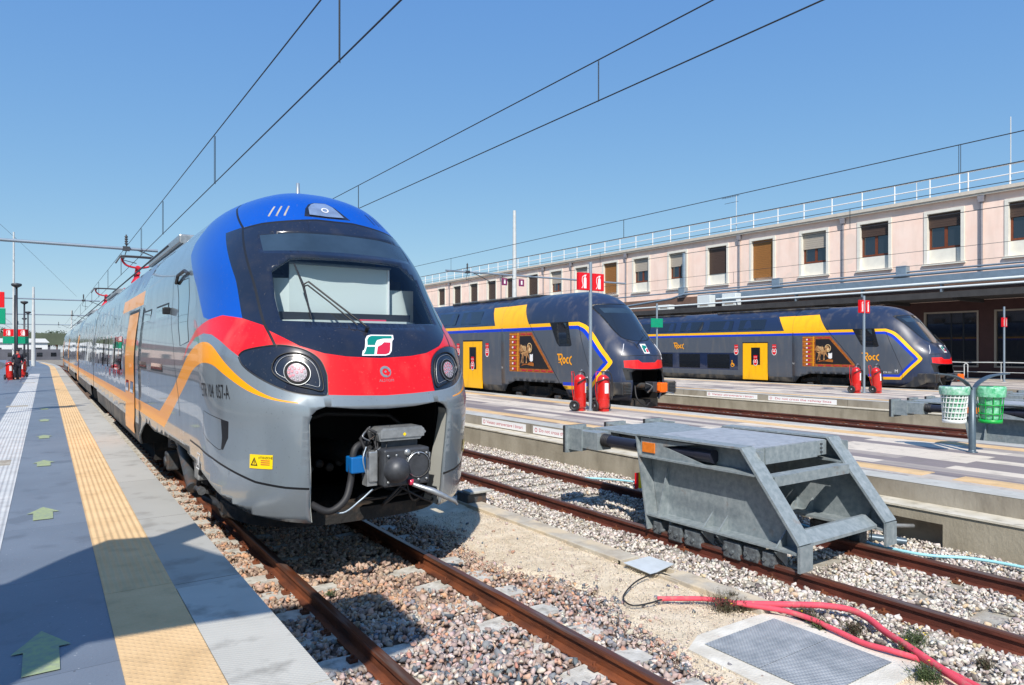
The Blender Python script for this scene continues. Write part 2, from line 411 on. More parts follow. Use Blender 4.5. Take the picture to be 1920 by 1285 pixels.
DUST = srgb(150, 138, 120); SOOT = srgb(48, 42, 38)
for k_ in ('black_gloss', 'red_paint', 'blue_paint', 'silver_paint', 'orange_paint'): grime(k_, DUST if k_ != 'silver_paint' else SOOT, .3 if k_ != 'black_gloss' else .18, 55, .66, .72)
for k_ in ('silver_paint', 'red_paint', 'slate_paint', 'navy_paint', 'skirt_dark', 'yellow_paint'): grime(k_, SOOT if k_ in ('yellow_paint', 'silver_paint') else DUST, .22, 3.5, .5, .75, (1, 1, .25), 8)
grime('black_gloss', DUST, .05, 4, .5, .75, None, 8); grime('skirt_dark', DUST, .4, 2, .45, .65)
grime('plaster_pink', srgb(206, 182, 164), .3, 1.6, .5, .72, (1, 1, .12), 8); grime('plaster_pink', srgb(222, 204, 190), .4, .5, .58, .62)
grime('galvanised', srgb(190, 196, 198), .22, 9, .6, .68, (1, 1, .3), 6); grime('galvanised', srgb(120, 92, 70), .35, 5, .66, .72)
grime('galv_deck', srgb(90, 92, 92), .4, 14, .62, .70); grime('concrete', SOOT, .3, 5, .58, .75, (1, 1, .3), 8); grime('concrete_warm', SOOT, .35, 3, .55, .75, (1, 1, .2), 8)
grime('concrete_pale', SOOT, .25, 7, .6, .75); grime('pale_ledge', SOOT, .3, 6, .6, .75); grime('rail_head', srgb(150, 140, 134), .4, 3, .5, .6, (4, .3, 1)); grime('pink_conduit', DUST, .5, 12, .55, .7)
grime('sleeper_pale', SOOT, .4, 12, .55, .7); grime('red_tank', SOOT, .3, 14, .6, .7); grime('under_grey', srgb(120, 90, 66), .4, 8, .5, .65); grime('under_black', srgb(110, 88, 70), .3, 7, .52, .68)
grime('window_band', srgb(90, 92, 92), .25, 2, .5, .7)
mat('lens_grey', srgb(168, 158, 166), .2, coat=1)
mat('return_grey', srgb(186, 188, 182), .5)
LOC = (0, 0, 1e-9)                     # meshes of the trains are drawn in the train's own space
def lb(mb, name, parent): return mb.build(name, parent, origin=LOC)
# ================================================================ silver commuter train
class CoachMap:
    def __init__(S, nose): S.n = nose
    def __call__(S, y, b, off=0.):
        y = np.asarray(y, float); b = np.asarray(b, float); v = np.where(b > 2, 4-b, b); z, Wd = S.n.zW(v)
        sg = np.where(b > 2, 1, -1); P = np.stack([sg*(Wd+off), y, z+0*y], -1); return P
def coach(cm, y0, y1, regions, mats, parent, name='coach_body', holes=(), bmin=0.):
    gb = np.concatenate([np.linspace(bmin, 1, 9), np.linspace(1, 3, 41)[1:-1], np.linspace(3, 4-bmin, 9)])
    gy = np.linspace(y0, y1, int((y1-y0)/1.5)+2)
    dom = [(y0, bmin), (y1, bmin), (y1, 4-bmin), (y0, 4-bmin)]; keys = ['base']+[k for k, _ in regions]
    V2, T, R = cut([(a, b*2) for a, b in dom], [[(a, b*2) for a, b in p] for _, p in regions], gy, gb*2, .35)
    P = cm(V2[:, 0], V2[:, 1]/2); mb = {}
    vs = [tuple(p) for p in P]; fs = []; ms = []; ml = []
    for t, r in zip(T, R):
        if keys[r] in holes: continue
        m = mats[keys[r]]
        if m not in ml: ml.append(m)
        fs.append(t[::-1]); ms.append(ml.index(m))      # y grows away: flip so that the left side faces out
    # end walls
    for ye in (y0+.02, y1-.02):
        b = len(vs); k = 48
        for i in range(k+1): vs.append(tuple(cm(ye, bmin+(4-2*bmin)*i/k)))
        fs.append(list(range(b, b+k+1))); m = 'black_trim'
        if m not in ml: ml.append(m)
        ms.append(ml.index(m))
    me = bpy.data.meshes.new(name); me.from_pydata(vs, [], fs)
    for m in ml: me.materials.append(M(m))
    me.polygons.foreach_set('material_index', ms); me.polygons.foreach_set('use_smooth', [len(f) == 3 for f in fs]); me.update()
    o = bpy.data.objects.new(name, me); COL.objects.link(o); o.parent = parent; return o
def rect(y0, y1, z0, z1, vo): return [(y0, vo(z0)), (y1, vo(z0)), (y1, vo(z1)), (y0, vo(z1))]
def bogie(parent, yc, w=.75, base=1.25, dampers=True, mt='under_grey'):
    m = MB()
    for s in (-1, 1):
        m.prism([(yc-base-.55, .62), (yc-base+.35, .72), (yc-.45, .5), (yc+.45, .5), (yc+base-.35, .72), (yc+base+.55, .62), (yc+base+.55, .78), (yc+base-.2, .9), (yc-base+.2, .9), (yc-base-.55, .78)], 0, s*1.02-.07, s*1.02+.07, mt)
        for q in (-1, 1):
            m.cyl((s*1.04, yc+q*base*.62, .74), (s*1.04, yc+q*base*.62, 1.05), .13, 'under_black')
            for j in range(5): m.lathe([(.14, -.02), (.165, 0), (.14, .02)], (s*1.04, yc+q*base*.62, .78+j*.06), 'under_black', 14)
            m.bbox(s*1.1-.1, s*1.1+.1, yc+q*base-.14, yc+q*base+.14, .32, .62, 'under_grey', .03)
            m.lathe([(0, -.02), (.09, -.02), (.1, .02), (0, .03)], (s*1.2, yc+q*base, .45), 'under_grey', 14, axis=0)
    m.box(-.9, .9, yc-.3, yc+.3, .5, .85, 'under_black')
    if dampers:
        m.tube([(-1.22, yc-.6, .92), (-1.25, yc-1.6, .5)], .075, 'under_grey', 12); m.tube([(-1.22, yc-.2, .95), (-1.23, yc-.6, .92)], .045, 'steel_dark', 10)
        m.tube([(-1.15, yc-1.9, .42), (-1.1, yc-2.6, .45)], .05, 'steel_dark', 8)
    f = lb(m, 'bogie', parent)
    for q in (-1, 1):
        for s in (-1, 1):
            wmb = MB(); wmb.lathe([(0, -.05), (.12, -.055), (.14, -.03), (.37, -.02), (.4, -.06), (.44, -.06), (.46, .05), (.43, .08), (.38, .05), (.14, .03), (.12, .05), (0, .05)], (s*.76, yc+q*base, .42), 'under_grey', 28, axis=0)
            wo_ = lb(wmb, 'wheel', f)
    return f

NA = Nose(z0=.62, z1=3.1, zt=4.44, e1=2.2, e2=2.0, p=3.1, q=2.1, yend=7.6,
  Wp=[(.6, 1.42), (.85, 1.47), (1.1, 1.46), (1.6, 1.465), (2.1, 1.475), (2.6, 1.44), (3.1, 1.38), (4.5, 1.36)],
  Np=[(.62, .15), (1.2, .07), (1.74, .02), (1.87, .06), (2.37, .26), (2.65, .53), (3.3, 1.02), (3.88, 1.55), (4.1, 1.78), (4.28, 2.2), (4.39, 2.7), (4.44, 3.5)],
  Lp=[(.6, 1.6), (2.2, 1.5), (2.65, 1.6), (3.9, 1.7), (4.48, 1.7)])
def build_silver():
    root = empty('commuter_train', (2.855, 6.4, 0), 'silver grey commuter train with blue, red and black cab front standing at the near platform', 'train', rz=0)
    Y = lambda pts: [(y-6.4, z) for y, z in pts]
    S_ = lambda pts, s=-1: NA.side(Y(pts), s)
    full = lambda half: half+[(-a, b) for a, b in half[::-1] if abs(a) > 1e-6]
    topc = [(0, 1.375), (-.125, 1.376), (-.3, 1.353), (-.467, 1.333), (-.577, 1.307)]
    blackbot = [(0, .652), (-.156, .66), (-.252, .673), (-.358, .703), (-.485, .766)]
    redtop = [(-.607, .819), (-.726, .835), (-.833, .819), (-1.01, .775), (-1.122, .706), (-1.193, .613)]
    pillar = [(-.598, 1.315), (-.701, 1.291), (-.665, 1.15), (-.63, 1.006), (-.607, .819)]
    blue = full(topc[:-1]+pillar+[(-.726, .835), (-.833, .819), (-.884, .832), (-.955, .965), (-1.039, 1.164), (-1.064, 1.215), (-1.055, 1.302), (-1.0, 1.40), (-1.0, 1.98), (0, 1.98)][0:9]+[(-1.0, 1.98)])
    black = full([(0, 1.383), (-.125, 1.384), (-.3, 1.361), (-.467, 1.341), (-.58, 1.315)]+pillar+[(-.497, .785)]+blackbot[::-1])
    redh = blackbot+[(-.497, .785)]+redtop+[(-1.199, .609), (-1.117, .693), (-1.021, .743), (-.904, .759), (-.827, .752), (-.769, .725), (-.717, .693), (-.657, .66), (-.5, .6), (-.3, .58), (-.262, .51), (-.131, .504), (0, .5)]
    red = full(redh)
    head = spline([(-.657, .66), (-.623, .68), (-.536, .695), (-.445, .702), (-.36, .69), (-.303, .666), (-.271, .633), (-.256, .585)], 4)[:-1]+[(-.256, .585), (-.262, .51)]+spline([(-.262, .51), (-.346, .516), (-.429, .53), (-.511, .559), (-.589, .596), (-.639, .629), (-.657, .66)], 3)[1:-1]
    headrim = strip2d(head+[head[0]], .014)
    or_up = spline([(-1.124, .655), (-1.028, .706), (-.918, .721), (-.838, .705), (-.742, .632), (-.621, .552), (-.506, .502), (-.392, .483)], 4)
    or_lo = spline([(-.392, .479), (-.509, .493), (-.625, .526), (-.747, .582), (-.847, .625), (-.971, .628), (-1.069, .593), (-1.174, .508)], 4)
    orange = or_up[::-1]+S_([(9.84, 1.84), (11.25, 1.42), (14, 1.42), (14, 1.22), (10.8, 1.22), (9.3, 1.78)], -1)[:-1]+or_lo[::-1]
    # side() closes the ring: keep only the open chain
    ch = []
    for a, b in zip([(9.84, 1.84), (11.25, 1.42), (14, 1.42)], [(11.25, 1.42), (14, 1.42), None]):
        if b is None: ch.append(a); continue
        for k in range(8): ch.append((a[0]+(b[0]-a[0])*k/8, a[1]+(b[1]-a[1])*k/8))
    for a, b in (((14, 1.22), (10.8, 1.22)), ((10.8, 1.22), (9.15, 1.84))):
        for k in range(8): ch.append((a[0]+(b[0]-a[0])*k/8, a[1]+(b[1]-a[1])*k/8))
    chain = [NA.u_of(y-6.4, z) for y, z in ch]
    orange = or_up[::-1]+chain+or_lo[::-1]
    openp = full([(0, .447), (-.138, .452), (-.273, .466), (-.315, .452), (-.34, .43), (-.351, .406), (-.344, .276), (-.333, .146), (-.33, 0)])
    bot = [(-.33, 0), (-.467, .013), (-.612, .033), (-.747, .079), (-.914, .144), (-1.1, .185)]
    bchain = [NA.u_of(y-6.4, z) for y, z in [(8.86, 1.09), (8.9, 1.12), (9.6, 1.13), (10.6, 1.11), (11.9, 1.06), (12.6, 1.1), (12.95, 1.1), (13.4, .98), (13.8, .78), (13.95, .62)]]
    bot = bot+bchain
    black_side = strip2d([(-.745, 1.6), (-.731, 1.524), (-.584, 1.314), (-.54, 1.05), (-.497, .785), (-.468, .7)], .014)
    seaml = strip2d([(-1.115, .262), (-1.016, .256), (-.865, .235), (-.76, .211), (-.673, .189), (-.584, .166), (-.44, .148), (-.335, .141)], .009)
    step = [(-.973, .425), (-.747, .396), (-.749, .332), (-.783, .285), (-.811, .279), (-.925, .309), (-.97, .33)]
    stepb = [(-.80, .403), (-.747, .396), (-.747, .332), (-.779, .28), (-.795, .28), (-.79, .329)]
    steprim = strip2d(step+[step[0]], .006)
    cw = [(-1.231, 1.061), (-1.064, 1.055), (-1.106, .728), (-1.206, .708)]
    cwrim = strip2d(cw+[cw[0]], .02)
    sdoor = strip2d([(-1.30, 1.13), (-1.34, .9), (-1.24, .35)], .006)
    lamp = [(-.2, 1.400), (-.19, 1.47), (-.165, 1.515), (-.12, 1.538), (-.02, 1.545), (.04, 1.505), (.09, 1.44), (.12, 1.402), (-.04, 1.398)]
    winlow = [(-.25, 1.112), (-.32, 1.105), (-.425, 1.034), (-.43, .909), (-.415, .807), (-.2, .802), (.2, .802), (.415, .807), (.43, .909), (.42, 1.03), (.32, 1.105), (.25, 1.112), (0, 1.118)]
    winup = [(-.472, 1.25), (-.454, 1.15), (0, 1.158), (.454, 1.15), (.472, 1.25), (.25, 1.268), (0, 1.274), (-.25, 1.268)]
    winmid = strip2d([(-.42, .85), (.42, .85)], .012)
    gask = strip2d(topc[::-1]+[(-a, b) for a, b in topc[1:]], .012)
    slats = []
    for a, b in (((-.41, 1.482), (-.432, 1.392)), ((-.36, 1.484), (-.382, 1.394)), ((-.308, 1.486), (-.33, 1.398))):
        slats.append(strip2d([a, b], .012))
    val = [(-1.115, .262), (-1.016, .256), (-.865, .235), (-.76, .211), (-.673, .189), (-.584, .166), (-.44, .148), (-.33, .141), (-.33, 0), (-.467, .006), (-.612, .02), (-.747, .06), (-.914, .12), (-1.1, .17)]
    regs = [('blue', blue), ('black', black), ('red', red), ('orange', orange), ('val', val), ('val', mirror(val))]
    regs += [('trim', black_side), ('trim', mirror(black_side)), ('trim', seaml), ('trim', mirror(seaml)), ('trim', gask)]
    regs += [('trim', steprim), ('step', step), ('trim', stepb), ('trim', mirror(stepb)), ('trim', sdoor)]
    regs += [('orange', mirror(or_up[::-1][:14]+or_lo[::-1][-14:]))]
    regs += [('trim', headrim), ('trim', mirror(headrim)), ('headl', head), ('headr', mirror(head))]
    regs += [('lampb', lamp), ('winlow', winlow), ('winup', winup)]
    regs += [('slat', s) for s in slats]+[('trim', mirror(s)) for s in slats]
    regs += [('trim', cwrim), ('cw', cw), ('open', openp), ('bot', bot+[(-1.99, 0)] if False else bot), ('bot', mirror(bot))]
    names = dict(base='silver_paint', blue='blue_paint', black='black_gloss', red='red_paint', orange='orange_paint', trim='black_trim', step='silver_paint', lampb='black_gloss', slat='sleeper', val='valance_paint')
    gu = np.concatenate([np.linspace(-2, -1.1, 13), np.linspace(-1.05, 1.05, 61), np.linspace(1.1, 2, 13)])
    gv = np.concatenate([np.linspace(0, 1, 31), np.linspace(1.035, 1.9, 28), [1.98]])
    body, sep = shell(NA, regs, gu, gv, names, root, 'cab_body', holes=('open', 'bot'),
        separate=dict(headl=('headlight#l', 'black_gloss'), headr=('headlight#r', 'black_gloss'), winlow=('windscreen', 'cab_glass'), winup=('sun_visor', 'visor'), cw=('side_window', 'dark_glass')), seg=.03)
    # folded-back edges of the coupler opening
    for s in (-1, 1):
        rt = MB(); ed = [(s*.34, .43), (s*.351, .406), (s*.348, .34), (s*.344, .276), (s*.338, .21), (s*.334, .146), (s*.332, .07), (s*.33, 0)]; V = []
        for k_, (a, b) in enumerate(ed): q_ = NA(a, b, -.02); V += [tuple(q_), (q_[0]+s*.015, q_[1]+.2+.16*k_/7, q_[2])]
        rt.add(V, [(2*i_, 2*i_+1, 2*i_+3, 2*i_+2) for i_ in range(7)], 'return_grey'); ro = lb(rt, 'opening_edge', root); md_ = ro.modifiers.new('thickness', 'SOLIDIFY'); md_.thickness = .012
    # lamps
    FINE[0] = .03
    for s, key in ((-1, 'headlight#l'), (1, 'headlight#r')):
        hp = sep[key]; g = on_nose(NA, s*.381, .596, 1, .012); m = MB()
        put2d(m, poly2d(circ(0, 0, .125, 28)), 'cavity_black', g)
        put2d(m, ring2d(0, 0, .121, .126, 32), 'steel_light', on_nose(NA, s*.381, .596, 1, .016))
        ring = spline([(s*.49, .600), (s*.472, .650), (s*.41, .674), (s*.328, .662), (s*.284, .618), (s*.276, .53), (s*.33, .535), (s*.43, .56)], 6, closed=True)
        m.tube([tuple(NA(a, b, .008)) for a, b in ring]+[tuple(NA(ring[0][0], ring[0][1], .008))], .008, 'black_trim', 6, cap=False)
        ring = spline([(s*.475, .600), (s*.457, .642), (s*.41, .663), (s*.335, .652), (s*.296, .612), (s*.29, .545), (s*.33, .548), (s*.42, .57)], 6, closed=True)
        m.tube([tuple(NA(a, b, .006)) for a, b in ring]+[tuple(NA(ring[0][0], ring[0][1], .006))], .0035, 'steel_light', 6, cap=False)
        lb(m, 'headlight_ring', hp)
        m = MB()
        put2d(m, poly2d(circ(0, 0, .092, 28)), 'lens_grey', on_nose(NA, s*.381, .596, 1, .02))
        for rr, k, off in ((.075, 12, 0), (.045, 7, .2), (.0, 1, 0)):
            for i in range(k):
                t = 2*pi*i/k+off; cx, cy = rr*cos(t)-.0, rr*sin(t)
                put2d(m, poly2d(circ(cx, cy, .0125, 8)), 'led_red' if (cy-cx*.6) > -.02 else 'steel_dark', on_nose(NA, s*.381, .596, 1, .024))
                put2d(m, poly2d(circ(cx, cy, .006, 6)), 'lens_white', on_nose(NA, s*.381, .596, 1, .027))
        lb(m, 'led_lamp', hp)
    m = MB(); put2d(m, ([(a, b) for a, b in [(-.165, 1.412), (-.168, 1.475), (-.145, 1.508), (-.115, 1.524), (-.025, 1.53), (.02, 1.50), (.06, 1.44), (.075, 1.412), (-.04, 1.407)]], [list(range(9))]), 'lens_clear', lambda a, b: tuple(NA(a, b, .012)))
    put2d(m, ring2d(0, 0, .03, .045, 20), 'lens_white', on_nose(NA, -.05, 1.46, 1, .016))
    lb(m, 'top_headlight', root)
    # wipers
    w = MB(); P = lambda a, b, o=.03: tuple(NA(a, b, o))
    w.tube([P(-.303, 1.064), P(-.28, .954), P(-.273, .805)], [.008, .016, .009], 'black_trim', 6)
    lb(w, 'wiper', root)
    w = MB()
    w.tube([P(-.28, .954, .05), P(-.255, .962, .07), P(-.145, .871, .06), P(-.02, .765, .04)], .011, 'black_trim', 6)
    w.tube([P(-.28, .945, .05), P(-.262, .946, .07), P(-.175, .875, .06), P(-.07, .779, .04)], .009, 'black_trim', 6)
    w.tube([P(-.03, .765, 0), P(-.03, .765, .06)], .02, 'black_trim', 10)
    lb(w, 'wiper_arm', root)
    # cab interior, seen through the windscreen
    c = MB()
    c.box(-.62, .56, 1.25, 1.28, 2.62, 3.30, 'cab_wall'); c.box(-.95, .95, 1.72, 1.76, 2.0, 3.2, 'cab_grey'); c.prism([(-.9, 1.36), (-.62, 1.26), (-.62, 1.29), (-.9, 1.39)], 2, 2.4, 3.12, 'cab_wall'); c.prism([(.92, 1.3), (.6, 1.36), (.6, 1.39), (.92, 1.33)], 2, 2.4, 3.05, 'cab_wall')
    c.bbox(-.64, .58, 1.2, 1.28, 3.28, 3.31, 'cab_grey', .01); c.box(.55, .57, 1.23, 1.25, 2.7, 3.28, 'sign_white')
    c.prism([(-.82, 1.05), (-.6, .82), (.6, .82), (.82, 1.05), (.82, 1.7), (-.82, 1.7)], 2, 2.61, 2.645, 'cab_wall'); c.box(-.8, .8, 1.14, 1.2, 2.645, 2.74, 'cab_dark')
    c.bbox(.1, .42, .98, 1.04, 2.645, 2.67, 'led_red', .005)
    lb(c, 'cab_interior', root)
    # cavity, coupler
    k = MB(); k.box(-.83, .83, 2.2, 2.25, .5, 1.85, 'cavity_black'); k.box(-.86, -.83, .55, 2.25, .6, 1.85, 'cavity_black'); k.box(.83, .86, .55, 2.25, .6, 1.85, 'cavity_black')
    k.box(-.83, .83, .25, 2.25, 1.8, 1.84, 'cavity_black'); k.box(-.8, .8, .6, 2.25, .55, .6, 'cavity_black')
    pl = spline([(-1.36, 1.6), (-1.25, .9), (-.8, .42), (0, .32), (.8, .42), (1.25, .9), (1.36, 1.6)], 5)
    k.prism([(a*.9, b+.22) for a, b in pl], 2, .5, .64, 'under_black')
    for z_, r_ in ((1.5, .02), (1.2, .015), (.9, .02)): k.tube([(-.82, .7, z_), (-.6, 1.6, z_-.1), (-.2, 2.1, z_-.2)], r_, 'under_grey', 6)
    k.box(-.80, -.70, .7, .8, 1.42, 1.48, 'sleeper'); k.tube([(-.72, .78, 1.46), (-.74, .8, 1.2), (-.7, .85, .9)], .014, 'red_tank', 6); k.box(-.8, -.74, .66, .72, .9, .98, 'red_tank'); k.tube([(-.6, 1.2, 1.5), (-.3, 1.0, 1.62), (.5, 1.1, 1.55), (.8, .9, 1.3)], .03, 'rubber', 6); k.tube([(.3, 1.1, .75), (.5, .8, .7), (.78, .9, .95)], .025, 'rubber', 6); [k.lathe([(0, -.03), (.05, -.02), (.05, .03), (0, .03)], (-.35+q_*.12, 1.4, .95+.05*(q_ % 2)), 'under_grey', 8, axis=1) for q_ in range(4)]; k.box(-.80, -.74, .62, .72, 1.2, 1.26, 'red_paint'); k.tube([(-.75, .7, 1.35), (-.74, .72, .85)], .012, 'led_red', 6); k.bbox(-.82, -.72, .5, .6, .62, .75, 'steel_light', .01)
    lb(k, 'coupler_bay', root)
    def shift(q): q.v = [(x+.13 if y < 1.5 else x, y, z-.06) for x, y, z in q.v]
    q = MB()
    q.bbox(-.25, .25, -.18, .02, 1.03, 1.4, 'steel_dark', .02); q.bbox(-.22, .22, 0, .5, 1.06, 1.38, 'steel_dark', .02)
    q.cyl((0, .5, 1.2), (0, 2.2, 1.15), .13, 'under_grey')
    q.lathe([(.135, .0), (.13, -.05), (.11, -.1), (.07, -.14), (.02, -.155), (0, -.155)], (-.12, -.17, 1.2), 'steel_dark', 24, axis=1)
    q.lathe([(.14, -.012), (.125, -.014), (.12, .02), (.05, .12), (0, .13)], (.12, -.175, 1.23), 'cavity_black', 24, axis=1)
    q.lathe([(.14, -.006), (.12, -.02)], (.12, -.175, 1.23), 'steel_light', 24, axis=1)
    q.lathe([(.035, 0), (.03, -.02), (0, -.02)], (.0, -.18, 1.36), 'steel_light', 12, axis=1)
    q.bbox(-.36, -.27, -.08, .12, 1.08, 1.38, 'steel_light', .01)
    for i in range(7): q.box(-.375, -.27, -.06+i*.02, -.052+i*.02, 1.04, 1.2, 'steel_light')
    q.bbox(.26, .33, -.05, .12, 1.12, 1.32, 'steel_light', .01)
    shift(q); lb(q, 'coupler', root)
    q = MB(); q.prism([(-.24, 1.47), (.2, 1.47), (.27, 1.54), (.22, 1.6), (-.2, 1.6), (-.26, 1.55)], 1, -.06, .22, 'steel_light'); q.box(-.2, .2, 0, .2, 1.4, 1.47, 'steel_dark'); q.box(-.24, .24, -.075, -.06, 1.5, 1.58, 'steel_light')
    put2d(q, poly2d(circ(.02, 1.53, .02, 4)), 'sign_yellow', lambda x, y: (x, -.078, y)); q.tube([(-.25, 0, 1.55), (-.34, 0, 1.6), (-.4, .05, 1.5), (-.36, 0, 1.38)], .018, 'rubber', 8)
    shift(q); lb(q, 'electric_coupler', root)
    q = MB(); q.bbox(-.52, -.37, -.02, .14, 1.17, 1.33, 'blue_plastic', .012); shift(q); lb(q, 'blue_connector', root)
    q = MB(); q.tube(spline([(-.3, .1, 1.45), (-.46, .05, 1.4), (-.5, .05, 1.1), (-.58, 0, .92), (-.72, .05, .82), (-.82, .3, .86)], 6), .035, 'rubber', 10); q.tube(spline([(-.36, 0, 1.42), (-.41, -.04, 1.3), (-.36, -.03, 1.12)], 5), .007, 'pole_grey', 6)
    q.tube(spline([(-.3, -.02, 1.0), (-.42, 0, .9), (-.6, 0, .8), (-.75, .1, .84)], 6), .01, 'pole_grey', 6); shift(q); lb(q, 'air_hose', root)
    q = MB(); rg = random.Random(5)
    for i_ in range(9):
        a_ = (rg.uniform(-.34, -.2), rg.uniform(-.05, .1), rg.uniform(1.1, 1.5)); b__ = (rg.uniform(-.34, -.05), rg.uniform(.0, .12), rg.uniform(1.42, 1.62))
        q.tube(spline([a_, ((a_[0]+b__[0])/2-rg.uniform(.03, .12), -.06, (a_[2]+b__[2])/2+rg.uniform(-.05, .08)), b__], 4), rg.choice((.005, .008, .012)), rg.choice(('rubber', 'rubber', 'steel_light', 'under_grey')), 5)
    for i_ in range(5): q.tube(spline([(rg.uniform(-.2, .3), .3, rg.uniform(1.0, 1.1)), (rg.uniform(-.5, .6), .3, rg.uniform(.72, .85)), (rg.choice((-.75, .75)), .8, rg.uniform(.7, 1.1))], 5), rg.uniform(.01, .022), 'rubber', 6)
    for sx_ in (-1, 1):
        for z_ in (1.08, 1.34):
            for xx_ in (.21, .12): q.lathe([(0, -.012), (.014, -.012), (.014, 0), (0, 0)], (sx_*xx_, -.185, z_), 'steel_light', 6, axis=1)
    shift(q); lb(q, 'cabling', root)
    q = MB(); q.tube([(.05, -.2, 1.04), (.2, -.35, .98), (.42, -.4, .86), (.46, -.38, .82)], [.02, .03, .02, .012], 'steel_light', 10); q.lathe([(0, -.03), (.03, -.02), (.03, .03), (0, .03)], (.03, -.2, 1.06), 'led_red', 10); shift(q); lb(q, 'coupling_lever', root)
    # writing and emblems
    g = on_nose(NA, -.853, .514, 1, .004); t = MB(); g = on_nose(NA, -.853, .514, 1, .006)
    V, F = text2d('ETR 104  057-A', .21, 1.0); V = [(x*.52, y) for x, y in V]; put2d(t, (V, F), 'letter_black', g); lb(t, 'fleet_number', root)
    g = on_nose(NA, -.56, .249, 1, .005); t = MB(); put2d(t, poly2d([(-.13, -.07), (.13, -.07), (.13, .07), (-.13, .07)]), 'sign_yellow', g)
    g = on_nose(NA, -.56, .249, 1, .008); put2d(t, ([(-.115, -.04), (-.035, -.04), (-.075, .045), (-.1, -.03), (-.05, -.03), (-.075, .025)], [(0, 1, 4, 3), (1, 2, 5, 4), (2, 0, 3, 5)]), 'letter_black', g)
    put2d(t, poly2d([(-.079, -.022), (-.071, -.022), (-.071, .012), (-.079, .012)]), 'letter_black', g)
    V, F = text2d('ATTENZIONE', .032); put2d(t, ([(x*.8+.05, y+.04) for x, y in V], F), 'letter_black', g)
    for i in range(3): put2d(t, poly2d([(0, .01-i*.02), (.1, .01-i*.02), (.1, .017-i*.02), (0, .017-i*.02)]), 'letter_red', g)
    lb(t, 'warning_sticker', root)
    g = on_nose(NA, .612, .237, 1, .012); t = MB(); put2d(t, poly2d([(-.1, -.07), (.1, -.07), (.1, .07), (-.1, .07)]), 'sign_yellow', g); lb(t, 'warning_sticker', root)
    g = on_nose(NA, .005, .705, 1, .008); t = MB()
    def para(pts, m, f, dx=0): put2d(t, poly2d([(x+y*.28, y) for x, y in pts]), m, f)
    rr = lambda x0, x1, y0, y1, r: [(x0+r, y0), (x1, y0), (x1, y1-r), (x1-r*.3, y1-r*.3), (x1-r, y1), (x0, y1), (x0, y0+r)]
    out = spline([(-.19, -.125), (.1, -.125), (.15, -.07), (.15, .0), (.19, .06), (.19, .125), (-.08, .125), (-.15, .07), (-.15, 0), (-.19, -.06)], 5, closed=True)
    out = [(-.17, -.125), (.09, -.125), (.13, -.11), (.15, -.07), (.15, .03), (.155, .055), (.17, .07), (.17, .125), (-.09, .125), (-.13, .11), (-.15, .07), (-.15, -.03), (-.155, -.055), (-.17, -.07)]
    para(out, 'sign_white', g); g2 = on_nose(NA, .005, .705, 1, .011)
    para([(-.125, -.0), (-.13, .06), (-.11, .095), (-.08, .11), (.15, .11), (.15, .08), (.05, .078), (-.02, .06), (-.04, .02), (-.04, -.0)], 'teal', g2)
    para([(-.13, -.02), (-.04, -.02), (-.04, -.11), (-.155, -.11), (-.14, -.075)], 'teal', g2)
    para([(-.01, -.02), (-.015, -.11), (.085, -.11), (.12, -.095), (.13, -.06), (.13, .0), (.13, .03), (.06, .03), (.03, .0)], 'letter_red', g2)
    para([(-.03, .005), (.02, .05), (.14, .06), (.14, .045), (.06, .035), (.02, -.005)], 'sign_white', on_nose(NA, .005, .705, 1, .013))
    lb(t, 'railway_emblem', root)
    t = MB(); g = on_nose(NA, .015, .588, 1, .004); V, F = ring2d(0, .02, .035, .06, 24); put2d(t, (V, F[:19]), 'steel_light', g); put2d(t, ring2d(0, .02, .05, .062, 24), 'steel_light', g)
    put2d(t, poly2d(circ(.0, .02, .012, 8)), 'steel_light', g); V, F = text2d('ALSTOM', .04, 1.1); put2d(t, ([(x, y-.075) for x, y in V], F), 'steel_light', g); lb(t, 'maker_emblem', root)
    t = MB(); g = on_nose(NA, -1.02, .193, 1, .004); V = [(-.09, -.09), (.09, -.09), (.09, .09), (-.09, .09), (-.078, -.078), (.078, -.078), (.078, .078), (-.078, .078)]
    put2d(t, (V, [(0, 1, 5, 4), (1, 2, 6, 5), (2, 3, 7, 6), (3, 0, 4, 7)]), 'sign_white', g); put2d(t, poly2d([(-.03, -.05), (.03, -.05), (.03, .05), (-.03, .05)]), 'sign_white', g)
    lb(t, 'data_marking', root); g = on_nose(NA, -1.2, .255, 1, .008)
    for i, (x, y) in enumerate([(-.1, .05), (0, .05), (.1, .05), (-.08, -.06), (.05, -.06)]): t = MB(); V, F = text2d('%d' % (i*3+1), .07); put2d(t, ([(a+x, b+y) for a, b in V], F), 'sign_white', g); lb(t, 'data_marking', root)
    FINE[0] = None
    # cab window hood and mirror camera
    t = MB(); P = lambda y, z, o: tuple(NA(*NA.u_of(y-6.4, z), o))
    t.tube([P(10.2, 3.22, .02), P(10.0, 3.3, .04), P(9.5, 3.32, .04), P(9.3, 3.27, .02)], .022, 'steel_dark', 8); lb(t, 'window_hood', root)
    t = MB(); t.bbox(-1.5, -1.4, 4.22, 4.3, 2.82, 2.92, 'black_trim', .015); lb(t, 'mirror_camera', root)
    # coaches
    cm = CoachMap(NA); vo = NA.v_of; cuts = [(14, 27.9), (28.1, 44.4), (44.6, 61), (61.2, 78)]
